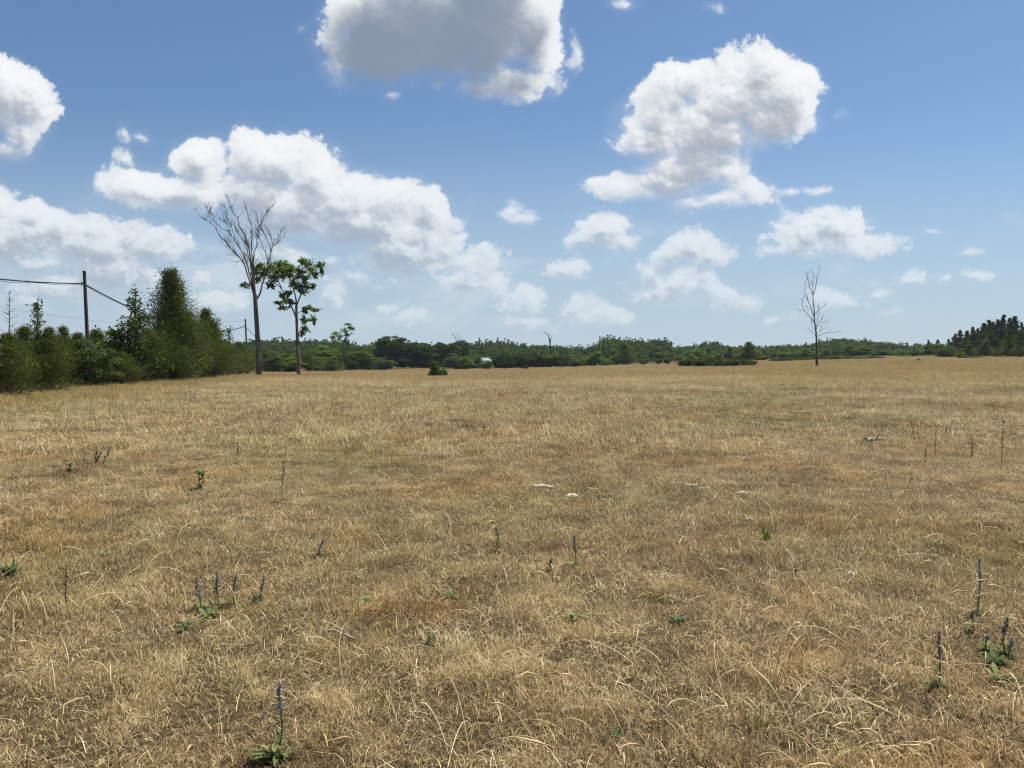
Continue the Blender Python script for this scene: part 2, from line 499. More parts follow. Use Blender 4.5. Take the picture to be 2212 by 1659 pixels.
# ------------------------------------------------------------------ grass: tiles of blades laid over the field
def blades(rng, n, size, lmin, lmax, w, bend, lean, tint_mu, tint_sd, seg=2, patch=0.0):
    """n grass blades on a size x size tile, each a strip that bends over"""
    if patch:
        k = max(3, int(size * 7)); cc = rng.uniform(-size / 2, size / 2, (k, 2))
        P = cc[rng.integers(0, k, n)] + rng.normal(0, patch, (n, 2))
        q = rng.random(n) < 0.45
        P[q] = rng.uniform(-size / 2, size / 2, (q.sum(), 2))
    else:
        P = rng.uniform(-size / 2, size / 2, (n, 2))
    L = rng.uniform(lmin, lmax, n) * rng.uniform(0.6, 1.2, n)
    az = rng.uniform(0, 2 * math.pi, n); tl = np.abs(rng.normal(0, lean, n)); bd = np.abs(rng.normal(0, bend, n))
    H = np.stack([np.cos(az), np.sin(az)], -1)
    wa = az + math.pi / 2 + rng.normal(0, 0.5, n)
    Sd = np.stack([np.cos(wa), np.sin(wa), rng.normal(0, 0.25, n)], -1)
    pos = np.concatenate([P, np.full((n, 1), -0.006)], 1)
    rows = []
    ang = tl.copy()
    for k in range(seg + 1):
        hw = (w * rng.uniform(0.7, 1.3, n) * (1 - 0.85 * (k / seg) ** 1.5) * 0.5)[:, None]
        rows.append(np.stack([pos - Sd * hw, pos + Sd * hw], 1))
        st = (L / seg)[:, None]
        pos = pos + st * np.concatenate([H * np.sin(ang)[:, None], np.cos(ang)[:, None]], 1)
        pos[:, 2] = np.maximum(pos[:, 2], 0.004)
        ang = np.minimum(ang + bd / seg * 2, 1.75)
    V = np.stack(rows, 1).reshape(n, -1, 3)
    nv = (seg + 1) * 2
    f = np.array([[2 * k, 2 * k + 1, 2 * k + 3, 2 * k + 2] for k in range(seg)])
    F = (np.arange(n)[:, None, None] * nv + f[None]).reshape(-1, 4)
    T = np.repeat(np.clip(rng.normal(tint_mu, tint_sd, n), 0, 1), nv)
    return V.reshape(-1, 3), F, T

def straw(rng, L, bend, thick, head=True):
    """one long dry stalk with its seed head"""
    az = rng.uniform(0, 6.28); h = np.array([math.cos(az), math.sin(az)])
    ang, p = abs(rng.normal(0.35, 0.3)), np.zeros(3)
    P = [p.copy()]; k = 7
    for s in range(k):
        p = p + L / k * np.array([h[0] * math.sin(ang), h[1] * math.sin(ang), math.cos(ang)])
        ang = min(ang + bend / k * (0.4 + 1.4 * s / k), 1.9)
        P.append(p.copy())
    R = np.linspace(thick, thick * 0.45, k + 1)
    if head: R[-3:] = [thick * 0.9, thick * 1.9, thick * 0.5]
    return P, R

def grass_mat(name, stops, wild):
    m, n = new_mat(name)
    p = position(n)
    f = attr(n)
    f = n.math('ADD', f, n.math('MULTIPLY', n.math('SUBTRACT', n.noise(p, 1.6, 4, 0.65), 0.5), 0.85), clamp=True)
    c = ramp(n, f, stops)
    for scale, a, b, tone, in wild:
        k = n.range(n.noise(n.vmath('ADD', p, (scale * 37.0, scale * 11.0, 0.0)), scale, 4, 0.6), a, b)
        c = n.mix(k, c, n.mix(1.0, c, (*tone, 1.0), 'MULTIPLY'))
    t = n.nt.nodes.new('ShaderNodeBsdfTranslucent'); n.put(t.inputs['Color'], c)
    ms = n.nt.nodes.new('ShaderNodeMixShader'); ms.inputs[0].default_value = 0.25
    n.nt.links.new(pbr(n, c, 0.6, 0.25), ms.inputs[1]); n.nt.links.new(t.outputs[0], ms.inputs[2])
    out(n, ms.outputs[0])
    return m

DRY = [(0.0, (0.065, 0.042, 0.018)), (0.30, (0.217, 0.149, 0.067)), (0.55, (0.393, 0.282, 0.133)), (0.80, (0.609, 0.467, 0.243)), (1.0, (0.785, 0.683, 0.412))]
M_DRY = grass_mat('dry grass', DRY, [(0.11, 0.46, 0.60, (0.84, 0.90, 0.81)), (0.45, 0.50, 0.64, (1.04, 0.96, 0.86)), (0.9, 0.54, 0.68, (0.62, 0.58, 0.52))])
GOLD = [(0.0, (0.135, 0.089, 0.038)), (0.35, (0.323, 0.225, 0.096)), (0.65, (0.484, 0.362, 0.165)), (1.0, (0.646, 0.563, 0.310))]
M_GOLD = grass_mat('tall ripe grass', GOLD, [(0.06, 0.46, 0.58, (0.90, 0.94, 0.86)), (0.25, 0.50, 0.64, (1.06, 0.94, 0.86))])
PALE = [(0.0, (0.354, 0.237, 0.117)), (0.5, (0.590, 0.440, 0.230)), (1.0, (0.850, 0.682, 0.418))]
M_STRAW = grass_mat('bleached straw', PALE, [])
OLIVE = [(0.0, (0.101, 0.092, 0.027)), (0.5, (0.258, 0.208, 0.066)), (1.0, (0.543, 0.381, 0.153))]
M_OLIVE = grass_mat('half green tall grass', OLIVE, [])

tiles = bpy.data.collections.new('grass tiles')
names = []
def tile(name, geo, mat):
    o = bpy.data.objects.new(name, geo.mesh(name, mat)); tiles.objects.link(o)
    names.append(name)
rg = np.random.default_rng(11)
NEAR, MID, FAR, TUFT, STALK, GREEN, EDGE = range(7)
VAR = {NEAR: 4, MID: 4, FAR: 4, TUFT: 4, STALK: 10, GREEN: 3, EDGE: 3}
for kind, tag_name in enumerate(('a_near_turf', 'b_mid_turf', 'c_far_grass', 'd_tuft', 'e_stalk', 'f_green_tuft', 'g_edge_grass')):
    for k in range(VAR[kind]):
        gg = Geo(); mat = M_DRY
        if kind == NEAR:
            gg.add(*blades(rg, 13000, 1.06, 0.02, 0.075, 0.0031, 0.9, 0.75, 0.46, 0.27, 2, 0.07))
            gg.add(*blades(rg, 330, 1.06, 0.05, 0.14, 0.0029, 0.8, 0.7, 0.80, 0.15, 4, 0.05))
            gg.add(*blades(rg, (8, 35, 70, 20)[k], 1.06, 0.10, 0.26, 0.0036, 0.9, 0.9, 0.95, 0.10, 6))
        elif kind == MID:
            gg.add(*blades(rg, 9000, 2.1, 0.035, 0.10, 0.0060, 0.9, 0.7, 0.44, 0.25, 2, 0.10))
            gg.add(*blades(rg, 700, 2.1, 0.08, 0.22, 0.0060, 1.2, 0.55, 0.74, 0.18, 4, 0.09))
            gg.add(*blades(rg, (40, 170, 90, 240)[k], 2.1, 0.16, 0.34, 0.0072, 1.1, 0.6, 0.98, 0.08, 6, 0.12))
        elif kind == FAR:
            gg.add(*blades(rg, 7000, 5.2, 0.16, 0.50, 0.013, 0.7, 0.35, 0.50, 0.20, 3, 0.30)); mat = M_GOLD
        elif kind == EDGE:
            gg.add(*blades(rg, 2600, 3.0, 0.25, 0.62, 0.010, 0.9, 0.35, 0.55, 0.24, 3, 0.25)); mat = M_OLIVE
        elif kind == TUFT:
            V, F, T = blades(rg, 170, 0.22, 0.08, 0.26, 0.0028, 1.1, 0.6, 0.66, 0.2, 4)
            gg.add(V, F, T)
        elif kind == GREEN:
            V, F, T = blades(rg, 160, 0.16, 0.05, 0.14, 0.004, 0.8, 0.5, 0.2, 0.2, 3)
            gg.add(V, F, T); mat = M_OLIVE
        else:
            P, R = straw(rg, rg.uniform(0.22, 0.55), rg.uniform(0.5, 2.6), 0.0021, k % 4 != 3)
            gg.add(*tube(P, R, 4), rg.uniform(0.35, 1.0)); mat = M_STRAW
        tile(f'{tag_name}_{k}', gg, mat)
first = {}; c0 = 0
for kind in range(7): first[kind] = c0; c0 += VAR[kind]

pts, idx, rot, scl = [], [], [], []
def lay(kind, x, y, s=(0.9, 1.1), zs=None, tilt=0.0):
    pts.append((x, y, gz(x, y) + (0.006 if kind == NEAR else 0.0))); idx.append(first[kind] + int(rg.integers(VAR[kind])))
    rot.append((rg.normal(0, tilt) if tilt else 0.0, rg.normal(0, tilt) if tilt else 0.0, rg.uniform(0, 6.283)))
    k = rg.uniform(*s); scl.append((k, k, k if zs is None else zs * rg.uniform(0.85, 1.15)))

def in_view(x, y, pad): return abs(x) < 0.70 * y + pad and y > 0
def field_edge(x, y):
    """left limit of the open field: the foot of the hedge"""
    return np.interp(y, [0, 27, 40, 53, 66, 82, 100, 130, 200, 300], [-40, -19.6, -23.2, -25.4, -28.0, -31.0, -33.5, -40, -60, -90])
def patchy(x, y, s, ph):
    return (math.sin(x * s + ph) + math.sin(y * s * 1.3 + 2.1 * ph) + math.sin((x + y) * s * 0.7 + ph * 3.3) + math.sin((x - 1.4 * y) * s * 1.9 + ph)) / 4

st = 0.92
for a in np.arange(-15, 15, st):
    for b in np.arange(1.6, 16, st):
        if in_view(a, b, 3.2): lay(NEAR, a + rg.uniform(-.06, .06), b + rg.uniform(-.06, .06), (1.0, 1.1), 0.86 + 0.30 * patchy(a, b, 0.8, 0.4))
st = 1.8
for a in np.arange(-46, 46, st):
    for b in np.arange(14, 66, st):
        if in_view(a, b, 6) and a > field_edge(a, b) - 4:
            t = (b - 14) / 50
            lay(MID, a + rg.uniform(-.3, .3), b + rg.uniform(-.3, .3), (0.95, 1.1), 1.0 + 0.9 * t + 0.4 * patchy(a, b, 0.35, 1.1))
st = 4.2
for b in np.arange(44, 330, st):
    for a in np.arange(-220, 230, st):
        if in_view(a, b, 14) and a > field_edge(a, b) - 6:
            x, y = a + rg.uniform(-1, 1), b + rg.uniform(-1, 1)
            start = 50 + 9 * patchy(x, y, 0.09, 0.3) - 10 * smooth01((x - 8) / 22)
            if y > start: lay(FAR, x, y, (0.95, 1.15), min(0.85, 0.42 + (y - start) / 26) * (1.0 + 0.2 * patchy(x, y, 0.2, 2)))
# taller, greener grass along the foot of the hedge
for b in np.arange(24, 118, 1.7):
    for k in range(6):
        x = field_edge(0, b) + rg.uniform(-1.5, 1.0 + 0.085 * b) ; y = b + rg.uniform(-1, 1)
        lay(EDGE if k < 4 else FAR, x, y, (0.7, 1.0), 0.75)
for k in range(4200):
    d = 2.6 + 40 * rg.random() ** 1.6; u = rg.uniform(-0.85, 0.85)
    if patchy(u * d, d, 0.5, 5) + rg.normal(0, 0.3) > -0.1: lay(STALK, u * d, d, (0.6, 1.15), tilt=0.25)
for k in range(260):
    d = 3.4 + 42 * rg.random() ** 1.5; u = rg.uniform(-0.72, 0.72)
    if patchy(u * d, d, 0.6, 2.2) + rg.normal(0, 0.2) > 0.1: lay(TUFT, u * d, d, (0.45, 0.95))
for k in range(60):
    d = 3 + 26 * rg.random() ** 1.4; u = rg.uniform(-0.7, 0.7)
    lay(GREEN, u * d, d, (0.35, 0.8))

gm = bpy.data.meshes.new('grass')
gm.vertices.add(len(pts)); gm.vertices.foreach_set('co', np.array(pts, np.float32).ravel())
a = gm.attributes.new('tile', 'INT', 'POINT'); a.data.foreach_set('value', np.array(idx, np.int32))
a = gm.attributes.new('turn', 'FLOAT_VECTOR', 'POINT'); a.data.foreach_set('vector', np.array(rot, np.float32).ravel())
a = gm.attributes.new('size', 'FLOAT_VECTOR', 'POINT'); a.data.foreach_set('vector', np.array(scl, np.float32).ravel())
grass = tag(link('grass', gm), 'dry bleached grass and straw covering the whole field', 'grass', kind='stuff')
gt = bpy.data.node_groups.new('lay grass', 'GeometryNodeTree')
gt.interface.new_socket('Geometry', in_out='INPUT', socket_type='NodeSocketGeometry')
gt.interface.new_socket('Geometry', in_out='OUTPUT', socket_type='NodeSocketGeometry')
gi, go = gt.nodes.new('NodeGroupInput'), gt.nodes.new('NodeGroupOutput')
ip = gt.nodes.new('GeometryNodeInstanceOnPoints')
ci = gt.nodes.new('GeometryNodeCollectionInfo')
ci.inputs['Collection'].default_value = tiles; ci.inputs['Separate Children'].default_value = True; ci.inputs['Reset Children'].default_value = True
def named(name, t):
    q = gt.nodes.new('GeometryNodeInputNamedAttribute'); q.data_type = t; q.inputs['Name'].default_value = name
    return next(s for s in q.outputs if s.enabled and s.name == 'Attribute')
er = gt.nodes.new('FunctionNodeEulerToRotation')
gt.links.new(named('turn', 'FLOAT_VECTOR'), er.inputs[0])
gt.links.new(gi.outputs[0], ip.inputs['Points'])
gt.links.new(ci.outputs[0], ip.inputs['Instance'])
ip.inputs['Pick Instance'].default_value = True
gt.links.new(named('tile', 'INT'), ip.inputs['Instance Index'])
gt.links.new(er.outputs[0], ip.inputs['Rotation'])
gt.links.new(named('size', 'FLOAT_VECTOR'), ip.inputs['Scale'])
gt.links.new(ip.outputs[0], go.inputs[0])
md = grass.modifiers.new('lay grass', 'NODES'); md.node_group = gt
print('grass instances', len(pts))

# ------------------------------------------------------------------ trees
def cedar(seed, H=1.0, R=0.34, nb=150, per=46, leaf=0.034, top=0.0, ragged=0.2, lo=0.02, power=0.85, fuzz=1.0):
    """an upright white cedar of height 1: trunk and sprays of scale leaves on rising branches"""
    r = np.random.default_rng(seed)
    tr, cr = Geo(), Geo()
    lean = r.normal(0, 0.015, 2)
    z = np.linspace(-0.04, 0.98, 9)
    P = np.stack([lean[0] * z + 0.006 * np.sin(z * 9 + seed), lean[1] * z, z], -1)
    tr.add(*tube(P, 0.028 * (1 - 0.93 * np.clip(z, 0, 1)), 7), 0.5)
    lob = r.uniform(0, 6.28, 3)
    for k in range(nb):
        t = (k + r.random()) / nb
        h = lo + (0.985 - lo) * t ** 0.9
        az = r.uniform(0, 6.283)
        prof = (1 - h) ** power * (0.55 + 0.45 * min(1, (h + 0.05) / 0.2))
        prof *= 1 + ragged * (math.sin(3 * az + lob[0] + 7 * h) * 0.6 + math.sin(h * 21 + lob[1] + az) * 0.6)
        L = max(0.03 * fuzz, R * prof * r.uniform(0.65, 1.12) + 0.012 * fuzz)
        if top and h > 1 - top and r.random() < 0.62: continue
        el = r.uniform(0.15, 0.85)
        d = np.array([math.cos(az) * math.cos(el), math.sin(az) * math.cos(el), math.sin(el)])
        s = np.linspace(0, 1, 5)
        B = np.array([lean[0] * h, lean[1] * h, h]) + np.outer(s, d) * L + np.outer(s ** 2, [0, 0, L * 0.22])
        tr.add(*tube(B, np.linspace(0.0065, 0.0015, 5) * (1.2 - h), 3), 0.45)
        n = int(per * (0.35 + L / R))
        u = r.random(n) ** 0.55
        C = np.stack([np.interp(u, s, B[:, q]) for q in range(3)], -1) + r.normal(0, 0.022 + 0.10 * L, (n, 3)) * np.array([1, 1, 0.8]) * (fuzz if h > 0.6 else 1.0)
        br = r.normal(0, 0.12)
        cr.add(*leaves(r, C, leaf * r.uniform(0.6, 1.5, n), leaf * 0.45 * r.uniform(0.7, 1.3, n), d * 0.9 + np.array([0, 0, 0.4]), 0.3, 0.46 + br + r.normal(0, 0.17, n)))
    return tr, cr

def broad(seed, lobes, n=4200, leaf=0.045, clump=0.07, hollow=0.45, trunk=(0.03, 0.35), mass=70, stems=1, limb=0.012, droop=0.0, body=0.0):
    """a broadleaf crown of height 1: leaf clumps through the lobes (x, y, z, rx, ry, rz), stem and limbs below"""
    r = np.random.default_rng(seed)
    tr, cr = Geo(), Geo()
    lobes = np.array(lobes, float)
    vol = lobes[:, 3] * lobes[:, 4] * lobes[:, 5]; pr = vol ** 0.7; pr /= pr.sum()
    base = np.array([0, 0, -0.04])
    for s in range(stems):
        a = r.uniform(0, 6.28); off = 0.0 if stems == 1 else 0.05
        fork = np.array([math.cos(a) * off * 3 + r.normal(0, .01), math.sin(a) * off * 3, trunk[1] * r.uniform(0.8, 1.1)])
        z = np.linspace(0, 1, 6)[:, None]
        st = base + np.array([math.cos(a) * off, math.sin(a) * off, 0])
        P = st + (fork - st) * z + np.array([0.012, 0.01, 0]) * np.sin(z * 4 + seed)
        tr.add(*tube(P, trunk[0] * (1 - 0.35 * z[:, 0]) / math.sqrt(stems), 7), 0.5)
        for q in range(s, len(lobes), stems):
            e = lobes[q, :3] + r.normal(0, 0.25, 3) * lobes[q, 3:]
            w = np.linspace(0, 1, 6)[:, None]
            B = fork + (e - fork) * w + np.array([0, 0, -0.10]) * (w * (1 - w)) * np.linalg.norm(e - fork) * 2 + r.normal(0, 0.008, (6, 3))
            tr.add(*tube(B, np.linspace(limb * 1.5, limb * 0.35, 6), 5), 0.5)
    nc = max(6, int(n // (mass * 1.9)))
    for c in range(nc):
        q = r.choice(len(lobes), p=pr)
        d = unit(r.normal(size=3)); d[2] = d[2] if d[2] > -0.45 else -d[2] * 0.6
        rad = (hollow + (1 - hollow) * r.random() ** 0.5) * r.uniform(0.90, 1.06)
        ctr = lobes[q, :3] + d * lobes[q, 3:] * rad
        sg = clump * r.uniform(0.75, 1.5)
        m = int(mass * 1.9 * r.uniform(0.6, 1.4))
        k = unit(r.normal(size=(m, 3))); k[:, 2] = np.where(k[:, 2] < -0.2, -k[:, 2], k[:, 2])      # a pad of leaves, thin underneath
        C = ctr + k * r.uniform(0.35, 1.15, (m, 1)) * sg * np.array([1.35, 1.35, 0.72])
        br = r.normal(0, 0.13)
        cr.add(*leaves(r, C, leaf * r.uniform(0.6, 1.4, m), leaf * 0.55 * r.uniform(0.7, 1.3, m), d * 0.5, 0.35, 0.47 + br + r.normal(0, 0.15, m), droop))
    if body:
        m = int(n * body); q = r.choice(len(lobes), m, p=pr)
        C = lobes[q, :3] + unit(r.normal(size=(m, 3))) * lobes[q, 3:] * (r.random((m, 1)) ** 0.4) * 0.72
        cr.add(*leaves(r, C, leaf * 1.6, leaf * 1.1, None, 0.0, 0.3 + r.normal(0, 0.12, m)))  # inner leaves tinted darker: shade inside the crown put into the colour
    return tr, cr

class Kind:
    """meshes of one kind of tree, made once and shared"""
    def __init__(self, name, build, bark, leaf, cat):
        tr, cr = build
        self.name, self.cat = name, cat
        self.bark, self.leaf = tr.mesh(name + '_trunk', bark, True), cr.mesh(name + '_crown', leaf)
        V = np.concatenate(cr.V)
        self.top = float(np.percentile(V[:, 2], 99.7))
        self.half = float(np.percentile(np.abs(V[:, 0]), 98))

def plant(kind, label, pos, height, width=None, turn=0.0, group=None, name=None):
    """one tree as a thing of its own: an empty at its foot with trunk and crown"""
    root = link(name or kind.name, None, None, pos, (0, 0, turn))
    s = height / kind.top
    w = s if width is None else width / (2 * kind.half)
    root.scale = (w, w, s)
    link('trunk', kind.bark, root); link('crown', kind.leaf, root)
    return tag(root, label, kind.cat, group)

def ball(r0=0.34, z=0.6, rz=0.38, k=6, seed=1, flat=1.0):
    r = np.random.default_rng(seed)
    L = [(0, 0, z, r0 * 0.8, r0 * 0.8, rz)]
    for q in range(k):
        a = q * 6.283 / k + r.uniform(-.3, .3)
        L.append((math.cos(a) * r0 * 0.62, math.sin(a) * r0 * 0.62, z + r.uniform(-0.55, 0.35) * rz, r0 * 0.5, r0 * 0.5, rz * 0.5 * flat))
    return L

C_ED = [Kind('cedar', cedar(s, R=R, ragged=g, nb=nb, per=84, leaf=0.025), M_BARK, m, 'cedar tree') for s, R, g, nb, m in
        ((3, .36, .25, 150, M_CEDAR), (8, .46, .3, 150, M_BROWN), (14, .30, .22, 130, M_CEDAR), (21, .52, .3, 160, M_BROWN))]
C_SPIRE = [Kind('cedar', cedar(s, R=.36, nb=130, per=40, top=t, ragged=.3, power=1.35), M_BARK, m, 'cedar tree') for s, t, m in ((31, .42, M_BROWN), (33, .34, M_CEDAR))]
C_BIG = Kind('cedar', cedar(44, R=.31, nb=440, per=80, leaf=0.0155, ragged=.22, power=0.9), M_BARK, M_CEDAR, 'cedar tree')
C_HILL = [Kind('conifer', cedar(s, R=R, nb=130, per=46, leaf=0.027, ragged=.25, power=1.0, fuzz=0.35), M_BARK, m, 'conifer') for s, R, m in
          ((51, .22, M_CEDAR), (52, .26, M_CEDAR), (53, .19, M_DARK))]
B_ROUND = Kind('shrub', broad(61, ball(.62, .52, .46, 7, 1) + ball(.52, .20, .20, 5, 9), 6500, .055, .085, .5, (.03, .18), 60, 3, body=.25), M_BARK, M_BROAD, 'shrub')
B_LIGHT = Kind('shrub', broad(62, ball(.60, .52, .46, 7, 2) + ball(.52, .20, .20, 5, 9), 5200, .060, .09, .5, (.03, .2), 60, 3, body=.2), M_BARK, M_GREYG, 'shrub')
B_DARK = Kind('shrub', broad(63, ball(.60, .50, .48, 7, 3) + ball(.52, .20, .20, 5, 9), 6500, .055, .08, .55, (.03, .18), 60, 3, body=.35), M_BARK, M_DARK, 'shrub')
B_VINE = Kind('vine_covered_shrub', broad(64, ball(.36, .5, .5, 6, 4), 4800, .075, .09, .55, (.04, .3), 50, 1, body=.3), M_BARK, M_LIGHT, 'shrub')
B_POST = Kind('vine_covered_shrub', broad(67, ball(.34, .52, .46, 5, 8), 4200, .075, .085, .5, (.04, .3), 50, 1, body=.4), M_BARK, M_BROAD, 'shrub')
T_MAPLE = Kind('broadleaf_tree', broad(71, ball(.44, .50, .50, 8, 5) + ball(.42, .24, .24, 5, 15), 9500, .042, .075, .55, (.025, .28), 65, 1, body=.25), M_BARK, M_DARK, 'tree')
T_GREEN = Kind('broadleaf_tree', broad(72, ball(.36, .58, .40, 7, 6), 6500, .045, .075, .5, (.022, .3), 65, 1, body=.2), M_BARK, M_BROAD, 'tree')
T_LIME = Kind('broadleaf_tree', broad(73, ball(.44, .6, .38, 7, 7), 5000, .055, .085, .5, (.025, .3), 60, 1, body=.2), M_BARK, M_LIGHT, 'tree')
T_POP = Kind('broadleaf_tree', broad(74, [(0, 0, .5, .16, .16, .42), (.05, 0, .75, .12, .12, .24), (-.06, .05, .45, .15, .13, .3), (.03, -.06, .3, .17, .15, .2)], 4800, .045, .06, .4, (.02, .3), 60, 1, body=.2), M_BARK, M_WOOD, 'tree')
B_CONE = Kind('shrub', broad(68, [(0, 0, .22, .46, .46, .24), (.05, 0, .46, .33, .33, .26), (.02, 0, .72, .20, .20, .26), (.3, 0, .2, .3, .3, .2)], 5200, .065, .075, .5, (.04, .3), 40, 1, body=.4), M_BARK, M_BROAD, 'shrub')
J_LOW = Kind('juniper', broad(81, [(math.cos(a) * .9 * q, math.sin(a) * .9 * q, .42 - .16 * q, .55, .55, .40) for q, a in [(0, 0)] + [(1.0, k * 0.9) for k in range(7)]], 9000, .10, .14, .35, (.05, .2), 60, 5, body=.3), M_BARK, M_CEDAR, 'juniper')

def by_px(px, base, top, push=0.0):
    """foot of a plant seen at px with its foot at row base; its height from the row of its tip"""
    g0 = on_ground(px, base)
    d = g0.y + push
    u, v = ray(px, top)
    x = u * d
    z = gz(x, d)
    return Vector((x, d, z)), EYE + v * d - z, d

def span(px0, px1, d): return abs(ray(px1, 360)[0] - ray(px0, 360)[0]) * d

rt = random.Random(5)
ORD = ['first', 'second', 'third', 'fourth', 'fifth', 'sixth', 'seventh', 'eighth', 'ninth', 'tenth', 'eleventh', 'twelfth', 'thirteenth', 'fourteenth', 'fifteenth', 'sixteenth',
       'seventeenth', 'eighteenth', 'nineteenth', 'twentieth', '21st', '22nd', '23rd', '24th', '25th', '26th', '27th', '28th', '29th', '30th']

# the hedge on the left: (x, foot, tip, width, kind, extra distance, label)
HEDGE = [
 (-30, 402, 330, 64, C_ED[3], 0, 'browned cedar cut by the left edge of the photo'),
 (8, 402, 334, 58, C_ED[1], 0, 'wide browned cedar at the nearest end of the hedge'),
 (9, 398, 290, 34, 'dead', 1.0, 'thin dead cedar tip poking from the near end of the hedge'),
 (22, 400, 327, 56, C_ED[3], 2.5, 'brown tipped cedar behind the nearest end of the hedge, below the dead tip'),
 (37, 398, 302, 50, C_SPIRE[0], 1.5, 'cedar with a bare spindly leader, nearest spire in the hedge'),
 (50, 397, 328, 46, C_ED[1], 0, 'bushy olive cedar right of the nearest spindly spire'),
 (64, 395, 327, 34, C_ED[0], 4.0, 'small green cone cedar rising left of the tall near pole'),
 (76, 393, 333, 50, C_ED[3], 2.0, 'brown green cedar at the foot of the tall near pole'),
 (91, 391, 340, 44, B_LIGHT, 0, 'rounded grey green shrub in the hedge below the near pole'),
 (97, 389, 330, 40, C_ED[2], 6.0, 'dark cedar just right of the tall near pole'),
 (107, 388.5, 345, 34, B_DARK, 0, 'dark low shrub at the foot of the hedge between pole and vine'),
 (113, 388, 331, 34, B_VINE, 1.5, 'bright green vine covered shrub in the cedar hedge'),
 (122, 388, 352, 40, C_ED[1], -0.5, 'low olive cedar in front of the bright green vine'),
 (135, 387, 290, 56, C_SPIRE[1], 1.0, 'tall cedar with a thin ragged leader left of the biggest cedar'),
 (150, 386, 330, 50, C_ED[3], 0, 'olive cedar shoulder between the ragged leader and the biggest cedar'),
 (174, 384.5, 270, 60, C_BIG, 0, 'tallest dark cedar of the hedge with a broad pointed crown'),
 (166, 384.5, 322, 54, C_ED[0], -1.5, 'cedar in front of the tallest cedar, on its left flank'),
 (188, 383, 312, 58, C_ED[1], -1.0, 'olive cedar leaning on the right flank of the tallest cedar'),
 (202, 382, 309, 46, C_ED[0], 1.0, 'dark cedar shoulder right of the tallest cedar'),
 (214, 381, 322, 40, C_ED[3], 0, 'brown green cedar at the right end of the dark hedge block'),
 (222, 379.5, 341, 40, C_ED[1], 3.0, 'lower olive cedar stepping down right of the dark hedge block'),
 (229, 378.5, 328, 30, C_SPIRE[0], 10.0, 'thin spired cedar behind the low end of the hedge'),
 (238, 377, 342, 34, C_ED[1], 2.0, 'small olive cedar left of the bare dead tree'),
 (246, 375.5, 346, 30, C_ED[0], 6.0, 'small dark cedar beside the trunk of the bare dead tree'),
]
for q, (px, base, top, w, kind, push, label) in enumerate(HEDGE):
    pos, h, d = by_px(px, base, top, push)
    if kind == 'dead':
        r = np.random.default_rng(77); g1, g2 = Geo(), Geo()
        z = np.linspace(-0.2, h, 8); P = np.stack([0.03 * np.sin(z * 2), 0.02 * np.cos(z), z], -1)
        g1.add(*tube(P, np.linspace(0.05, 0.006, 8), 6), 0.5)
        for k in range(46):
            t = r.uniform(0.35, 0.98); az = r.uniform(0, 6.28); L = (1.05 - t) * r.uniform(0.6, 1.5)
            s = np.linspace(0, 1, 5); c = np.array([0, 0, h * t])
            B = c + np.outer(s, [math.cos(az), math.sin(az), 0.25]) * L + np.outer(s ** 2, [0, 0, 0.35 * L]) + r.normal(0, 0.012, (5, 3))
            g2.add(*tube(B, np.linspace(0.011, 0.003, 5), 4), 0.5)
        root = tag(link('dead_cedar', None, None, pos), label, 'dead cedar')
        link('trunk', g1.mesh('dead_cedar_trunk', M_DEAD, True), root); link('twigs', g2.mesh('dead_cedar_twigs', M_TWIG), root)
    else:
        plant(kind, label, pos, h, span(px - w / 2, px + w / 2, d), rt.uniform(0, 6.28), 'cedars and shrubs of the hedge beside the field')

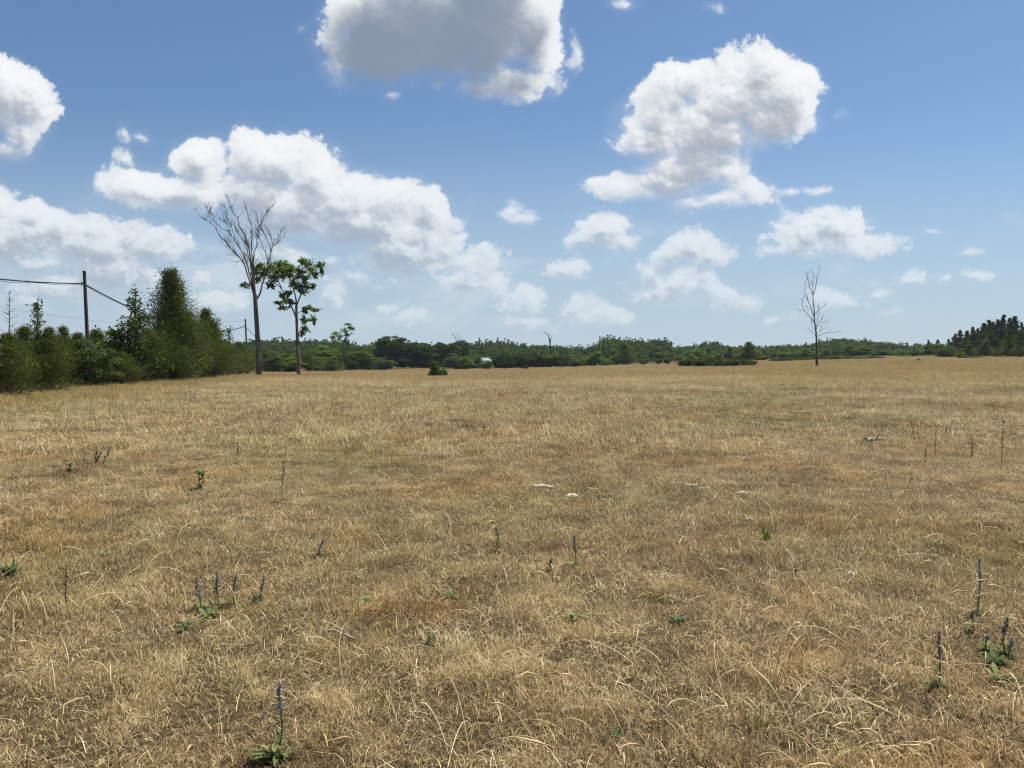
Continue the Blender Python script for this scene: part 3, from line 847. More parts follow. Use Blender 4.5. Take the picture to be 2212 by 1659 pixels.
# bushes along the field edge from the dead tree to the middle: (x, foot, tip, width, kind, extra distance, label)
g_edge = 'shrubs and trees along the far edge of the field'
ROW = [
 (266, 374, 352, 24, C_ED[1], 12, 'olive cedar behind the trunk of the bare dead tree'),
 (277, 373.5, 356, 30, B_ROUND, 3, 'leafy shrub between the bare tree and the leafy elm'),
 (290, 373, 354, 24, B_VINE, 6, 'bright vine topped shrub left of the leafy elm trunk'),
 (292, 373.5, 364, 18, B_DARK, 0, 'low dark shrub at the foot of the leafy elm'),
 (308, 373, 353, 28, C_ED[3], 8, 'brownish cedar right of the leafy elm trunk'),
 (320, 372.5, 356, 34, B_ROUND, 6, 'round green shrub under the small light tree'),
 (326, 372.5, 346, 28, T_LIME, 26, 'small yellow green tree right of the leafy elm'),
 (333, 372.5, 360, 26, C_ED[1], 0, 'low olive bush at the field edge below the lone ragged tree'),
 (350, 372, 354, 34, B_DARK, 10, 'dark bush under the lone ragged tree, on its right'),
 (366, 371.3, 362, 14, B_DARK, 1, 'low dark bush left of the pale grey green round shrub'),
 (362, 371.5, 351, 28, T_GREEN, 24, 'green tree just left of the pale round shrub'),
 (382, 371, 358, 24, B_LIGHT, 0, 'pale grey green round shrub before the dark maples'),
 (372, 371, 346, 34, T_GREEN, 40, 'mid green tree behind the pale grey green shrub'),
 (389, 370, 337, 36, T_MAPLE, 20, 'dark maple with the highest top in the middle clump'),
 (404, 369.5, 342, 36, T_MAPLE, 14, 'dark maple in the centre of the middle clump'),
 (420, 369, 343, 34, T_MAPLE, 16, 'dark maple at the right of the middle clump, behind the lone bush'),
 (432, 368.5, 346, 24, C_HILL[0], 22, 'narrow dark conifer between the maples and the twin topped tree'),
 (447, 368, 343, 26, T_MAPLE, 22, 'dark twin topped tree, its left top, below bare branches'),
 (457, 368, 341, 22, T_MAPLE, 30, 'dark twin topped tree, its taller right top'),
 (458, 367.5, 354, 28, B_LIGHT, 0, 'light domed shrub before the dark twin topped tree'),
 (467, 367, 358, 14, B_VINE, -4, 'small bright bush touching the light domed shrub'),
 (473, 367, 355, 18, B_ROUND, 6, 'loose green shrub left of the pale trailer'),
 (487, 367, 361.3, 13, B_ROUND, 0, 'small shrub standing before the pale trailer'),
 (504, 366.5, 353, 23, B_DARK, 2, 'round dark shrub right of the pale trailer'),
 (521, 366, 353, 26, B_DARK, 4, 'dark shrub at the left end of the low hedge'),
 (534, 366, 353, 24, B_DARK, 6, 'dark shrub in the low hedge below the tall snag'),
 (548, 366, 354, 26, B_ROUND, 6, 'green shrub in the low hedge, right under the tall snag'),
 (562, 366, 355, 26, B_DARK, 5, 'dark shrub in the low hedge, right of the snag'),
 (575, 366, 357, 22, B_ROUND, 4, 'lower green shrub at the right end of the low hedge'),
 (586, 366, 357, 18, B_VINE, 8, 'small vine shrub left of the vine draped conifer'),
 (596, 365.5, 351, 16, B_VINE, 4, 'upright vine draped conifer in the middle of the field edge'),
 (606, 365.5, 360, 16, B_ROUND, 2, 'low leafy bush right of the vine draped conifer'),
 (617, 365.5, 353, 16, B_VINE, 12, 'bright shrub on the left side of the dark pointed conifer'),
 (626, 365.5, 344, 24, C_ED[0], 4, 'dark pointed conifer in the gap by the rail fence'),
 (644, 365.5, 359, 9.5, B_POST, 0, 'squat vine clump by the rail fence, leftmost of three'),
 (659, 365.5, 358.5, 6.5, B_POST, 2, 'slim vine clump by the rail fence, middle of three'),
 (667.5, 365.5, 357.5, 7.5, B_POST, 0, 'upright vine clump by the rail fence, rightmost of three'),
 (695, 364, 348.5, 18, T_LIME, 24, 'yellow green round tree behind the spreading juniper'),
 (692, 365.5, 355, 18, B_VINE, 4, 'dark leaved shrub at the left end of the spreading juniper'),
 (729, 361, 347, 11, C_ED[0], 40, 'small dark cedar behind the spreading juniper'),
 (749, 363.5, 342, 18, C_ED[2], 22, 'tall dark cedar right of the spreading juniper'),
 (757, 363, 350, 14, B_VINE, 26, 'bright shrub against the tall dark cedar'),
 (765, 362.5, 350, 10, C_ED[0], 26, 'slim dark cedar right of the bright shrub'),
 (792, 361, 355, 12, B_DARK, 24, 'dark round bush left of the tall bare tree'),
 (805, 360.5, 350, 12, C_ED[2], 44, 'dark cone cedar just left of the tall bare tree'),
 (826, 360, 350, 12, C_ED[2], 44, 'dark cone cedar just right of the tall bare tree'),
 (850, 359.5, 345, 12, T_GREEN, 50, 'narrow light green tree right of the tall bare tree'),
 (862, 359.5, 347, 18, T_GREEN, 46, 'rounded mid green tree below the wooded rise'),
 (886, 359, 351, 14, T_GREEN, 44, 'low green tree below the right slope of the wooded rise'),
 (902, 359, 353, 10, C_ED[2], 40, 'small dark cedar in front of the right slope of the rise'),
 (905, 358.8, 355.5, 14, B_VINE, 12, 'low bright bush at the field edge below the rise'),
 (917, 358.6, 351, 12, B_DARK, 16, 'dark bush left of the apple tree'),
 (928, 358.6, 340, 10, C_HILL[0], 30, 'thin dark conifer left of the apple tree'),
 (936, 358.6, 344, 22, T_GREEN, 6, 'spreading apple tree, its lighter left half'),
 (947, 358.6, 346, 20, B_LIGHT, 2, 'spreading olive bush right of the apple tree'),
 (938, 358.6, 339.5, 12, C_HILL[1], 40, 'dark conifer top behind the apple tree'),
 (949, 358.6, 339, 9, C_HILL[2], 40, 'dark conifer top left of the conifer hill'),
 (961, 358.4, 352, 9, B_VINE, -4, 'small yellow green bush at the foot of the conifer hill'),
]
for q, (px, base, top, w, kind, push, label) in enumerate(ROW):
    pos, h, d = by_px(px, base, top, push)
    plant(kind, label, pos, h, span(px - w / 2, px + w / 2, d), rt.uniform(0, 6.28), g_edge)

# conifer hill at the right
hill = [(956, 333), (960, 331), (967, 330), (972, 327), (978, 329), (983, 323), (989, 321), (993, 322), (998, 319), (1004, 316), (1010, 318), (1016, 316), (1021, 322), (1028, 320), (1036, 323),
        (957, 342), (965, 338), (974, 335), (982, 333), (992, 331), (1002, 329), (1012, 330), (1022, 331), (1032, 332),
        (970, 344), (986, 342), (999, 346), (1009, 340), (1020, 344), (1030, 342)]
for q, (px, top) in enumerate(hill):
    row = 0 if q < 15 else 1 if q < 24 else 2
    base = 358.2
    pos, h, d = by_px(px, base, top + rt.uniform(-1, 1), (34, 18, 2)[row])
    rows = ('in the tall back row', 'in the middle row', 'in the low front row')[row]
    k = q - (0, 15, 24)[row]
    plant(C_HILL[1] if row == 2 else C_HILL[q % 3], f'{ORD[k]} dark conifer from the left {rows} of the conifer hill', pos, h, span(0, (18, 20, 17)[row] * rt.uniform(.85, 1.15), d), rt.uniform(0, 6.28), 'conifers on the hill at the right')

# spreading junipers
JUN = [(693, 367, 357, 30, 'left end of the wide spreading juniper thicket in the field'), (716, 367.5, 356, 40, 'middle of the wide spreading juniper thicket in the field'),
       (738, 367, 358, 34, 'right end of the wide spreading juniper thicket in the field'),
       (782, 362, 357.5, 24, 'low juniper mat left of the tall bare tree'), (800, 361.3, 356.5, 26, 'low juniper mat at the foot of the tall bare tree, on its left'),
       (824, 360.6, 355.5, 30, 'low juniper mat at the foot of the tall bare tree, on its right'), (848, 360, 356, 24, 'low juniper mat below the wooded rise'),
       (872, 359.4, 355.8, 26, 'low juniper mat right below the wooded rise'), (973, 358.8, 355.5, 20, 'low juniper mat at the foot of the conifer hill')]
for px, base, top, w, label in JUN:
    pos, h, d = by_px(px, base, top)
    plant(J_LOW, label, pos, h, span(px - w / 2, px + w / 2, d), rt.uniform(0, 6.28), 'spreading junipers at the edge of the field')

# bushes standing in the field
for px, base, top, w, kind, label in ((435, 378.5, 362, 15, B_CONE, 'lone dark green bush standing out in the dry field'), (443, 378, 367.5, 9, B_VINE, 'low bright bush touching the lone bush in the field'),
                                      (526, 369.6, 365, 6.5, B_DARK, 'small dark bush in the far grass, mid field'), (919, 362, 358.6, 5, B_DARK, 'small dark bush in the grass before the apple tree')):
    pos, h, d = by_px(px, base, top)
    plant(kind, label, pos, h, span(px - w / 2, px + w / 2, d), rt.uniform(0, 6.28), None, 'field_bush')

# the far wood behind everything: one mass of crowns
PROF = [(150, 342.7), (235, 339.7), (262, 336.2), (300, 337.2), (330, 338.2), (345, 339.7), (362, 342.7), (380, 340.7), (410, 339.7), (430, 341.7), (455, 345.4), (472, 339.4), (500, 338.4), (520, 341.4), (540, 343.4), (575, 345.4), (590, 344.4), (600, 337.4), (606, 334.7), (617, 334.7),
        (624, 336.4), (640, 338.4), (652, 337.4), (668, 338.4), (674, 344.4), (690, 344.4), (702, 341.4), (715, 339.4), (735, 345.4), (760, 344.4), (785, 343.4), (800, 342.4), (815, 341.4), (828, 337.4), (840, 335.7), (850, 336.7), (870, 338.4), (895, 341.4), (915, 342.4), (935, 343.4), (1000, 338.4), (1060, 336.4)]
wood = Geo(); rw = np.random.default_rng(404)
px = 150.0
wood_kinds = [broad(90 + k, ball(.30 + .03 * k, .60, .40, 6, k), 1000, .055, .055, .55, (.02, .3), 17, 1, body=.5) for k in range(4)] + [cedar(95, R=.22, nb=36, per=18, leaf=.075), broad(97, [(0, 0, .5, .15, .15, .45), (.04, 0, .72, .12, .12, .25)], 900, .05, .045, .4, (.02, .3), 18, 1, body=.4)]
for row, (dist, drop, step) in enumerate(((340, 0, 3.2), (320, 1.6, 3.6), (290, 4.0, 4.2), (262, 8.0, 5.0), (250, 13.0, 4.0))):
    px = 140.0 + row
    while px < 1075:
        x_top = np.interp(px, [p for p, _ in PROF], [t for _, t in PROF])
        d = dist + rw.uniform(-14, 14)
        u, v = ray(px, x_top + drop + rw.uniform(-1.6, 2.6))
        zz = float(ground_z(u * d, d))
        h = max(2.5, EYE + v * d - zz)
        k = int(rw.choice(6, p=[.2, .2, .18, .16, .12, .14]))
        tr, cr = wood_kinds[k]
        w = rw.uniform(4.2, 6.6) * (0.75 if k >= 4 else 1.0) / 0.75
        a = rw.uniform(0, 6.28); c, s = math.cos(a) * w, math.sin(a) * w
        wood.merge(cr, np.array([[c, -s, 0, u * d], [s, c, 0, d], [0, 0, h, zz], [0, 0, 0, 1]]), float(rw.normal(0, 0.15)))
        px += step * rw.uniform(0.75, 1.25)
under = broad(99, ball(.6, .45, .5, 6, 3), 420, .09, .12, .4, (.02, .2), 30, 1, body=.5)
for dist in (246, 256):
    px = 130.0
    while px < 1090:
        d = dist + rw.uniform(-4, 4); u, _ = ray(px, 360); zz = float(ground_z(u * d, d))
        w, h, a = rw.uniform(3.5, 6.0), rw.uniform(1.8, 3.4), rw.uniform(0, 6.28); c, s_ = math.cos(a) * w, math.sin(a) * w
        wood.merge(under[1], np.array([[c, -s_, 0, u * d], [s_, c, 0, d], [0, 0, h, zz - 0.3], [0, 0, 0, 1]]), float(rw.normal(0, 0.1)))
        px += rw.uniform(5, 9)
tag(link('forest', wood.mesh('forest', M_WOOD)), 'hazy green far wood closing off the field', 'wood', kind='stuff')

# ------------------------------------------------------------------ the big bare tree, the leafy elm and other trees with their own habit
def crop(ox, oy, k): return lambda X, Y: ((ox + X * k) * W_PX / 4032.0, (oy + Y * k) * W_PX / 4032.0)
ELM, MID_C, SNAG_C, BARE_C = crop(700, 750, .4822), crop(1300, 1200, .3617), crop(2000, 1200, .3617), crop(3000, 1000, .3014)

def limb(rng, f, pts, d, r0, r1, origin, depth=0.0, n=18, start=0.0):
    """a limb through the given outline points, swaying in depth, in metres from the tree's foot"""
    Q = np.array([np.array(at(*f(X, Y), d)) for X, Y in pts]) - np.array(origin)
    s = np.concatenate([[0], np.cumsum(np.linalg.norm(np.diff(Q, axis=0), axis=1))]); s /= s[-1]
    t = np.linspace(0, 1, n)
    P = np.stack([np.interp(t, s, Q[:, k]) for k in range(3)], -1)
    P[1:-1] = P[1:-1] * 0.5 + 0.25 * (P[:-2] + P[2:])
    L = np.linalg.norm(Q[-1] - Q[0])
    dy = start + depth * t * L + 0.02 * L * np.sin(t * 7 + rng.uniform(0, 6))
    P[:, 1] += dy
    k = 1 + dy / d                                          # keep the outline while the limb leans towards or away
    P[:, 0] = (P[:, 0] + origin[0]) * k - origin[0]; P[:, 2] = (P[:, 2] + origin[2] - EYE) * k + EYE - origin[2]
    return P, r0 + (r1 - r0) * t ** 0.8

def twigs(rng, geo, P, R, per, length, r, lo=0.35, up=0.55, sub=3):
    n = len(P)
    ax = unit(P[-1] - P[0])
    for k in range(per):
        t = rng.uniform(lo, 1.0); i = t * (n - 1); i0 = min(int(i), n - 2)
        c = P[i0] + (P[i0 + 1] - P[i0]) * (i - i0)
        d = unit(unit(P[i0 + 1] - P[i0]) * 0.8 + ax * 0.3 + rng.normal(0, 0.55, 3) + np.array([0, 0, up]))
        L = length * rng.uniform(0.5, 1.2) * (1.15 - 0.5 * t)
        s = np.linspace(0, 1, 6)
        B = c + np.outer(s, d) * L + np.outer(s ** 2, rng.normal(0, 0.22, 3) + np.array([0, 0, 0.15])) * L + rng.normal(0, 0.012 * L, (6, 3)) * s[:, None]
        geo.add(*tube(B, np.linspace(r, r * 0.4, 6), 4), 0.5)
        for q in range(sub):
            w = rng.uniform(0.25, 0.95); e = B[int(w * 5)]
            d2 = unit(d + rng.normal(0, 0.6, 3) + np.array([0, 0, 0.25])); L2 = L * rng.uniform(0.25, 0.55)
            B2 = e + np.outer(s[:5] / s[4], d2) * L2 + rng.normal(0, 0.02 * L2, (5, 3))
            geo.add(*tube(B2, np.linspace(r * 0.65, r * 0.3, 5), 3), 0.5)

def own_tree(name, label, cat, f, d, trunk, limbs, mats, seed, tw=None, clumps=None, leaf=(0.2, 0.11, 160), leafm=None, group=None):
    """trunk and limbs as traced outlines given real depth, twigs or leaf clumps grown on them"""
    rng = np.random.default_rng(seed)
    bx = at(*f(*trunk[0][0]), d); z = gz(bx.x, bx.y)
    origin = np.array([bx.x, bx.y, z])
    g1, g2, g3 = Geo(), Geo(), Geo()
    pts, r0, r1 = trunk
    P, R = limb(rng, f, pts, d, r0, r1, origin, 0.0, 24)
    P = np.concatenate([[P[0] * [1, 1, 0] + [0, 0, -0.3]], P]); R = np.concatenate([[R[0] * 1.3], R]); R[1] *= 1.12
    g1.add(*tube(P, R, 10), 0.5)
    ends = []
    for q, (pts, r0, r1) in enumerate(limbs):
        P, R = limb(rng, f, pts, d, r0, r1, origin, rng.uniform(-0.38, 0.38))
        P += rng.normal(0, 0.012 * np.linalg.norm(P[-1] - P[0]), P.shape) * np.linspace(0, 1, len(P))[:, None]
        g2.add(*tube(P, R, 7), 0.5); ends.append((P, R))
        if tw:
            k = min(1.0, np.linalg.norm(P[-1] - P[0]) / (tw[1] * 5.5))
            twigs(rng, g3, P, R, max(4, int(tw[0] * k)), tw[1] * (0.5 + 0.5 * k), *tw[2:])
    root = link(name, None, None, origin)
    link('trunk', g1.mesh(name + '_trunk', mats[0], True), root)
    if tw and g3.n: link('twigs', g3.mesh(name + '_twigs', M_TWIG), root)
    if clumps:
        gl = Geo(); allp = np.concatenate([P for P, _ in ends])
        for X, Y, rx, ry in clumps:
            c0, c1 = np.array(at(*f(X, Y), d)), np.array(at(*f(X + rx, Y - ry), d))
            sx, sz = 1.18 * abs(c1[0] - c0[0]), 1.35 * abs(c1[2] - c0[2]); c = c0 - origin
            near = allp[np.argmin(((allp - c)[:, [0, 2]] ** 2).sum(1))]
            dy = near[1] + rng.normal(0, 0.5 * sx); k = 1 + dy / d
            c = np.array([(c0[0]) * k - origin[0], dy, EYE + (c0[2] - EYE) * k - origin[2]])
            m = int(leaf[2] * rng.uniform(0.8, 1.2))
            sub = c + unit(rng.normal(size=(16, 3))) * np.array([sx, sx, sz]) * rng.uniform(0.3, 1.35, (16, 1))
            w = rng.random((m, 1)) ** 0.6; q = rng.integers(0, 16, m)
            C = c + (sub[q] - c) * w + rng.normal(size=(m, 3)) * np.array([sx, sx, sz * 0.8]) * 0.15
            b = rng.normal(0, 0.1)
            gl.add(*leaves(rng, C, leaf[0] * rng.uniform(.5, 1.4, m), leaf[1] * rng.uniform(.6, 1.3, m), unit(C - near) * 0.5, 0.8, 0.45 + b + rng.normal(0, .16, m), 0.15))
            g_t = Geo()
            s = np.linspace(0, 1, 5)[:, None]
            for e in sub[:4]:
                B = near + (e - near) * s + rng.normal(0, .03, (5, 3)) * sx
                gl_t = tube(B, np.linspace(0.05, 0.015, 5), 4)
                g2.add(*gl_t, 0.5)
        link('crown', gl.mesh(name + '_crown', leafm), root)
    if limbs: link('branches', g2.mesh(name + '_branches', mats[1], True), root)
    return tag(root, label, cat, group)

own_tree('bare_dead_tree', 'tall bare dead tree with a high vase of grey limbs beside the hedge', 'dead tree', ELM, 95,
    ([(660, 1478), (656, 1300), (650, 1170), (641, 1030), (633, 900), (630, 850)], 0.33, 0.24),
    [([(634, 900), (665, 868), (685, 790), (715, 690), (745, 590), (768, 500), (777, 450), (805, 425), (850, 390), (893, 345)], 0.120, 0.020),
     ([(628, 870), (605, 790), (580, 720), (555, 640), (540, 580), (480, 510), (430, 470), (395, 440), (360, 380), (320, 320), (270, 270), (210, 225), (140, 150)], 0.120, 0.020),
     ([(628, 870), (600, 740), (580, 650), (560, 580), (530, 520), (500, 460), (470, 400), (420, 340), (350, 300), (290, 240), (225, 145)], 0.120, 0.020),
     ([(630, 870), (612, 720), (600, 620), (590, 540), (575, 450), (550, 380), (510, 320), (490, 260), (450, 200), (420, 110), (412, 40)], 0.128, 0.020),
     ([(632, 870), (622, 700), (615, 600), (625, 520), (650, 400), (665, 320), (690, 240), (730, 160), (780, 115)], 0.112, 0.016),
     ([(612, 720), (585, 560), (570, 480), (540, 400), (480, 330), (440, 270), (400, 230), (375, 125)], 0.072, 0.016),
     ([(614, 640), (605, 500), (600, 380), (602, 300), (578, 220), (560, 150)], 0.064, 0.016),
     ([(745, 590), (720, 520), (690, 440), (662, 380), (640, 290)], 0.048, 0.016),
     ([(768, 500), (740, 420), (700, 340), (655, 270), (640, 185)], 0.048, 0.016),
     ([(777, 450), (768, 400), (740, 330), (705, 270)], 0.040, 0.016),
     ([(805, 425), (830, 370), (852, 305)], 0.040, 0.016),
     ([(540, 580), (470, 520), (410, 470), (400, 420)], 0.040, 0.016),
     ([(395, 440), (410, 420), (440, 420)], 0.024, 0.012), ([(470, 400), (440, 300), (380, 250), (270, 200), (265, 140)], 0.040, 0.012)],
    (M_DEAD, M_DEAD), 5, (36, 1.6, 0.021, .25, .5, 3))

own_tree('leafy_elm', 'tall elm with a bare lower trunk and ragged leaf clumps, right of the dead tree', 'tree', ELM, 97,
    ([(988, 1478), (980, 1300), (972, 1100), (968, 1000), (968, 940)], 0.24, 0.15),
    [([(966, 1035), (938, 970), (900, 880), (850, 805), (790, 745), (720, 755), (600, 765)], .11, .03),
     ([(968, 940), (965, 880), (945, 800), (900, 700), (850, 640), (815, 590)], .11, .025),
     ([(970, 940), (1000, 860), (1030, 780), (1050, 700), (1100, 650), (1180, 625)], .11, .025),
     ([(1000, 860), (1018, 760), (1018, 640), (1010, 570)], .08, .02),
     ([(985, 1190), (1008, 1110), (1060, 1065), (1115, 1055)], .05, .02),
     ([(974, 1005), (1035, 975), (1130, 970)], .05, .02), ([(985, 1200), (1000, 1160), (1040, 1130)], .04, .02),
     ([(850, 805), (800, 690), (740, 640), (660, 610)], .07, .02), ([(935, 965), (890, 910), (820, 915)], .05, .015)],
    (M_BARK, M_BARK), 6, None,
    [(660, 620, 40, 35), (690, 680, 55, 45), (645, 725, 25, 25), (545, 770, 36, 28), (760, 640, 55, 45), (790, 720, 65, 45), (750, 780, 38, 22), (835, 600, 46, 32), (900, 612, 46, 24), (860, 700, 52, 45),
     (930, 640, 34, 20), (1015, 580, 32, 26), (1060, 600, 42, 30), (1085, 645, 52, 30), (1165, 615, 38, 40), (1180, 660, 22, 28), (980, 710, 52, 34), (1040, 720, 42, 40), (990, 780, 42, 34), (1060, 790, 48, 34),
     (1110, 775, 22, 24), (860, 860, 34, 26), (890, 900, 52, 28), (820, 918, 36, 14), (860, 955, 42, 18), (930, 915, 24, 32), (1080, 960, 44, 18), (1125, 975, 26, 12), (1035, 985, 24, 16), (1040, 1060, 34, 36),
     (1112, 1060, 26, 30), (1040, 1130, 34, 24), (1018, 1165, 20, 16), (720, 645, 46, 36), (800, 665, 46, 36), (870, 655, 46, 30), (920, 690, 38, 28), (1000, 655, 36, 30), (950, 760, 36, 28), (1015, 825, 36, 26), (905, 845, 26, 22), (1120, 690, 30, 30), (640, 665, 36, 28)],
    (0.25, 0.14, 360), M_ELM)

own_tree('ragged_tree', 'lone ragged light tree with an open top, left of the dark maples', 'tree', MID_C, 168,
    ([(140, 730), (136, 560), (140, 460), (160, 380), (185, 300)], 0.28, 0.10),
    [([(145, 440), (110, 380), (60, 330)], .09, .03), ([(160, 380), (220, 320), (250, 270)], .08, .02), ([(185, 300), (200, 250), (190, 215)], .08, .02), ([(185, 300), (225, 270), (240, 240)], .06, .02)],
    (M_BARK, M_BARK), 8, None,
    [(190, 213, 45, 13), (212, 245, 36, 22), (160, 285, 45, 26), (60, 320, 55, 24), (110, 350, 55, 30), (190, 330, 40, 26), (250, 262, 22, 18), (28, 350, 28, 26), (160, 395, 50, 34), (110, 430, 60, 36), (195, 420, 26, 40), (120, 500, 60, 40), (60, 400, 40, 34)],
    (0.26, 0.15, 260), M_ELM)

own_tree('dead_snag', 'dark broken snag with one crooked arm above the low hedge', 'dead tree', SNAG_C, 205,
    ([(466, 668), (463, 540), (460, 470), (457, 410), (450, 360)], 0.30, 0.16),
    [([(450, 362), (442, 340), (428, 318), (405, 303), (376, 309)], .12, .03), ([(459, 420), (466, 380), (476, 354)], .15, .05), ([(447, 345), (450, 315)], .08, .03), ([(428, 318), (415, 300), (400, 293)], .05, .02)],
    (M_SNAG, M_SNAG), 9)

own_tree('bare_thin_tree', 'slim bare tree standing alone before the far wood on the right', 'dead tree', BARE_C, 112,
    ([(718, 1390), (715, 1250), (712, 1100), (705, 1000), (690, 900), (683, 830), (684, 740), (675, 650), (663, 580), (668, 540)], 0.16, 0.05),
    [([(668, 540), (640, 470), (622, 420), (600, 340), (578, 285), (565, 262)], .055, .015), ([(600, 340), (598, 280), (606, 220), (640, 195)], .035, .012), ([(668, 540), (664, 450), (672, 330), (663, 205)], .05, .012),
     ([(672, 535), (690, 480), (705, 420), (712, 330), (735, 260), (745, 200), (772, 150)], .055, .012), ([(690, 900), (650, 850), (600, 790), (545, 735), (525, 680), (533, 600), (546, 565)], .06, .012),
     ([(545, 735), (490, 738), (448, 702)], .03, .012), ([(683, 830), (655, 740), (640, 690), (600, 620), (565, 540), (555, 470), (572, 370)], .06, .012), ([(684, 800), (720, 760), (760, 710), (820, 680), (862, 635)], .045, .012),
     ([(712, 985), (720, 900), (735, 800), (740, 720), (745, 640)], .045, .012), ([(718, 950), (760, 890), (790, 820), (812, 785)], .04, .012), ([(760, 890), (815, 890), (870, 880)], .03, .012),
     ([(725, 1080), (780, 1050), (850, 1030), (930, 1025), (1012, 1016)], .045, .012), ([(722, 1040), (770, 1000), (820, 970), (872, 945)], .035, .012), ([(700, 1070), (650, 1020), (605, 985)], .035, .012), ([(650, 740), (610, 720), (580, 690), (585, 660)], .03, .012), ([(690, 1000), (658, 960), (648, 880), (650, 830)], .03, .012)],
    (M_SNAG, M_DEAD), 10, (14, 1.0, 0.010, .25, .4, 3))

own_tree('bare_treetop', 'dead tree whose bare grey branches fan out above the dark twin topped tree', 'dead tree', MID_C, 222,
    ([(1400, 690), (1400, 550), (1398, 440)], 0.2, 0.1),
    [([(1399, 450), (1372, 380), (1340, 330), (1310, 312)], .07, .025), ([(1399, 450), (1385, 350), (1392, 298)], .07, .025), ([(1400, 440), (1428, 375), (1424, 335)], .06, .025), ([(1400, 480), (1450, 430), (1490, 395)], .06, .025), ([(1385, 400), (1350, 350), (1345, 320)], .05, .02)],
    (M_DEAD, M_DEAD), 12, (6, 1.6, 0.025, .3, .4, 2))

# ------------------------------------------------------------------ poles and cables
M_POLE = bark_mat('weathered pole wood', (0.035, 0.028, 0.024), (0.11, 0.088, 0.07), 6.0)
M_CABLE = plain_mat('black cable sheath', (0.010, 0.011, 0.018), (0.022, 0.024, 0.036), 2.0, 0.5)
M_STEEL = plain_mat('galvanised steel', (0.20, 0.20, 0.21), (0.34, 0.34, 0.35), 12.0, 0.45, 0.5)
def pole(px_top, py_top, px_foot, d, r, attach, label):
    top = at(px_top, py_top, d); foot = at(px_foot, py_top, d); z = gz(foot.x, foot.y)
    g1 = Geo(); h = top.z - z
    s = np.linspace(-0.05, 1, 8)
    P = np.stack([(top.x - foot.x) * s, 0 * s, h * s], -1)
    R = r * (1.15 - 0.28 * np.clip(s, 0, 1))
    V, F = tube(P, R, 12); g1.add(V, F, 0.5)
    g1.add(*tube(np.array([[top.x - foot.x, 0, h], [top.x - foot.x, 0, h + 0.03]]), [R[-1], 0.001], 12), 0.5)
    root = link('utility_pole', None, None, (foot.x, d, z)); tag(root, label, 'utility pole', 'poles of the line along the hedge')
    link('post', g1.mesh('utility_pole_post', M_POLE, True), root)
    a = at(px_top, attach, d)
    br = Geo(); c = np.array([a.x - foot.x - r * 1.1, -0.02, a.z - z])
    br.add(*tube(c + np.array([[-.10, 0, 0], [-.02, 0, 0.02], [.05, 0, 0.02]]), [.04, .05, .05], 8), 0.5)
    br.add(*tube(c + np.array([[-.04, 0, -.20], [-.05, 0, -.05], [-.04, 0, 0.15]]), [.02, .025, .02], 6), 0.5)
    link('clamp', br.mesh('utility_pole_clamp', M_STEEL), root)
    return Vector((a.x - r * 0.6, d, a.z))
k1 = pole(84.3, 271, 87.5, 55, .125, 283.5, 'tall near utility pole rising out of the cedar hedge')
k2 = pole(245.3, 319, 247.3, 120, .13, 326, 'utility pole just left of the bare dead tree')
k3 = pole(299.6, 341, 300.6, 196, .14, 345, 'distant utility pole behind the leafy elm, short above the bushes')
k4 = pole(312, 352, 312.4, 262, .14, 355, 'farthest small utility pole among the bushes right of the leafy elm')
k0 = Vector((k1.x + 11.2 * 1.0, -10.0, 7.6))
def cable(a, b, sag, r, label, cat='cable', strands=2):
    g1 = Geo(); s = np.linspace(0, 1, 60)
    a, b = np.array(a), np.array(b)
    P = a + np.outer(s, b - a) - np.outer(4 * s * (1 - s), [0, 0, sag])
    m = (a + b) / 2; rel = P - m
    g1.add(*tube(rel, np.full(60, r), 6), 0.5)
    if strands > 1: g1.add(*tube(rel + np.array([0, 0, -r * 1.2]) + np.outer(np.sin(s * math.pi * 9) ** 2, [0, 0, -r * 1.6]), np.full(60, r * 0.35), 5), 0.5)
    tag(link('overhead_cable', g1.mesh('overhead_cable', M_CABLE), None, m), label, cat, 'cables of the line along the hedge')
cable(k0, k1, 1.75, .042, 'thick black cable running from the near pole out of the left edge')
cable(k1, k2, 1.9, .045, 'thick black cable sloping from the near pole behind the big cedar')
cable(k2, k3, 2.6, .045, 'black cable sagging from the pole by the dead tree to the one behind the elm', strands=1)
cable(k3, k4, 2.0, .045, 'thin looking cable between the two farthest poles', strands=1)
cable(at(-60, 298.5, 62), at(240, 333, 150), 0.6, .010, 'single thin wire far behind the near pole, crossing it low', 'wire', 1)
pt = np.array(k2); 
cable(at(175, 322.5, 100), at(245.2, 320.5, 120), 0.15, .012, 'thin upper wire reaching the top of the pole by the dead tree', 'wire', 1)

# ------------------------------------------------------------------ trailer and rail fence behind the bushes
M_WHITE = plain_mat('chalky white siding', (0.62, 0.63, 0.63), (0.78, 0.79, 0.79), 3.0, 0.6)
M_ROOF = plain_mat('grey metal roof', (0.30, 0.32, 0.34), (0.42, 0.44, 0.46), 4.0, 0.5)
M_GLASS = plain_mat('dark window glass', (0.02, 0.025, 0.03), (0.05, 0.06, 0.07), 1.0, 0.1, 0.5)
def box(c, s, tint=0.5):
    c, s = np.array(c, float), np.array(s, float) / 2
    V = np.array([[x, y, z] for x in (-1, 1) for y in (-1, 1) for z in (-1, 1)]) * s + c
    return V, np.array([[0, 1, 3, 2], [4, 6, 7, 5], [0, 4, 5, 1], [2, 3, 7, 6], [0, 2, 6, 4], [1, 5, 7, 3]]), tint
tp = at(491.5, 358, 205); tz = gz(tp.x, tp.y)
top_z = at(491.5, 357.7, 205).z - tz
tr = tag(link('trailer', None, None, (tp.x, tp.y, tz), (0, 0, 0.06)), 'long white trailer half hidden behind the shrubs in the middle', 'trailer')
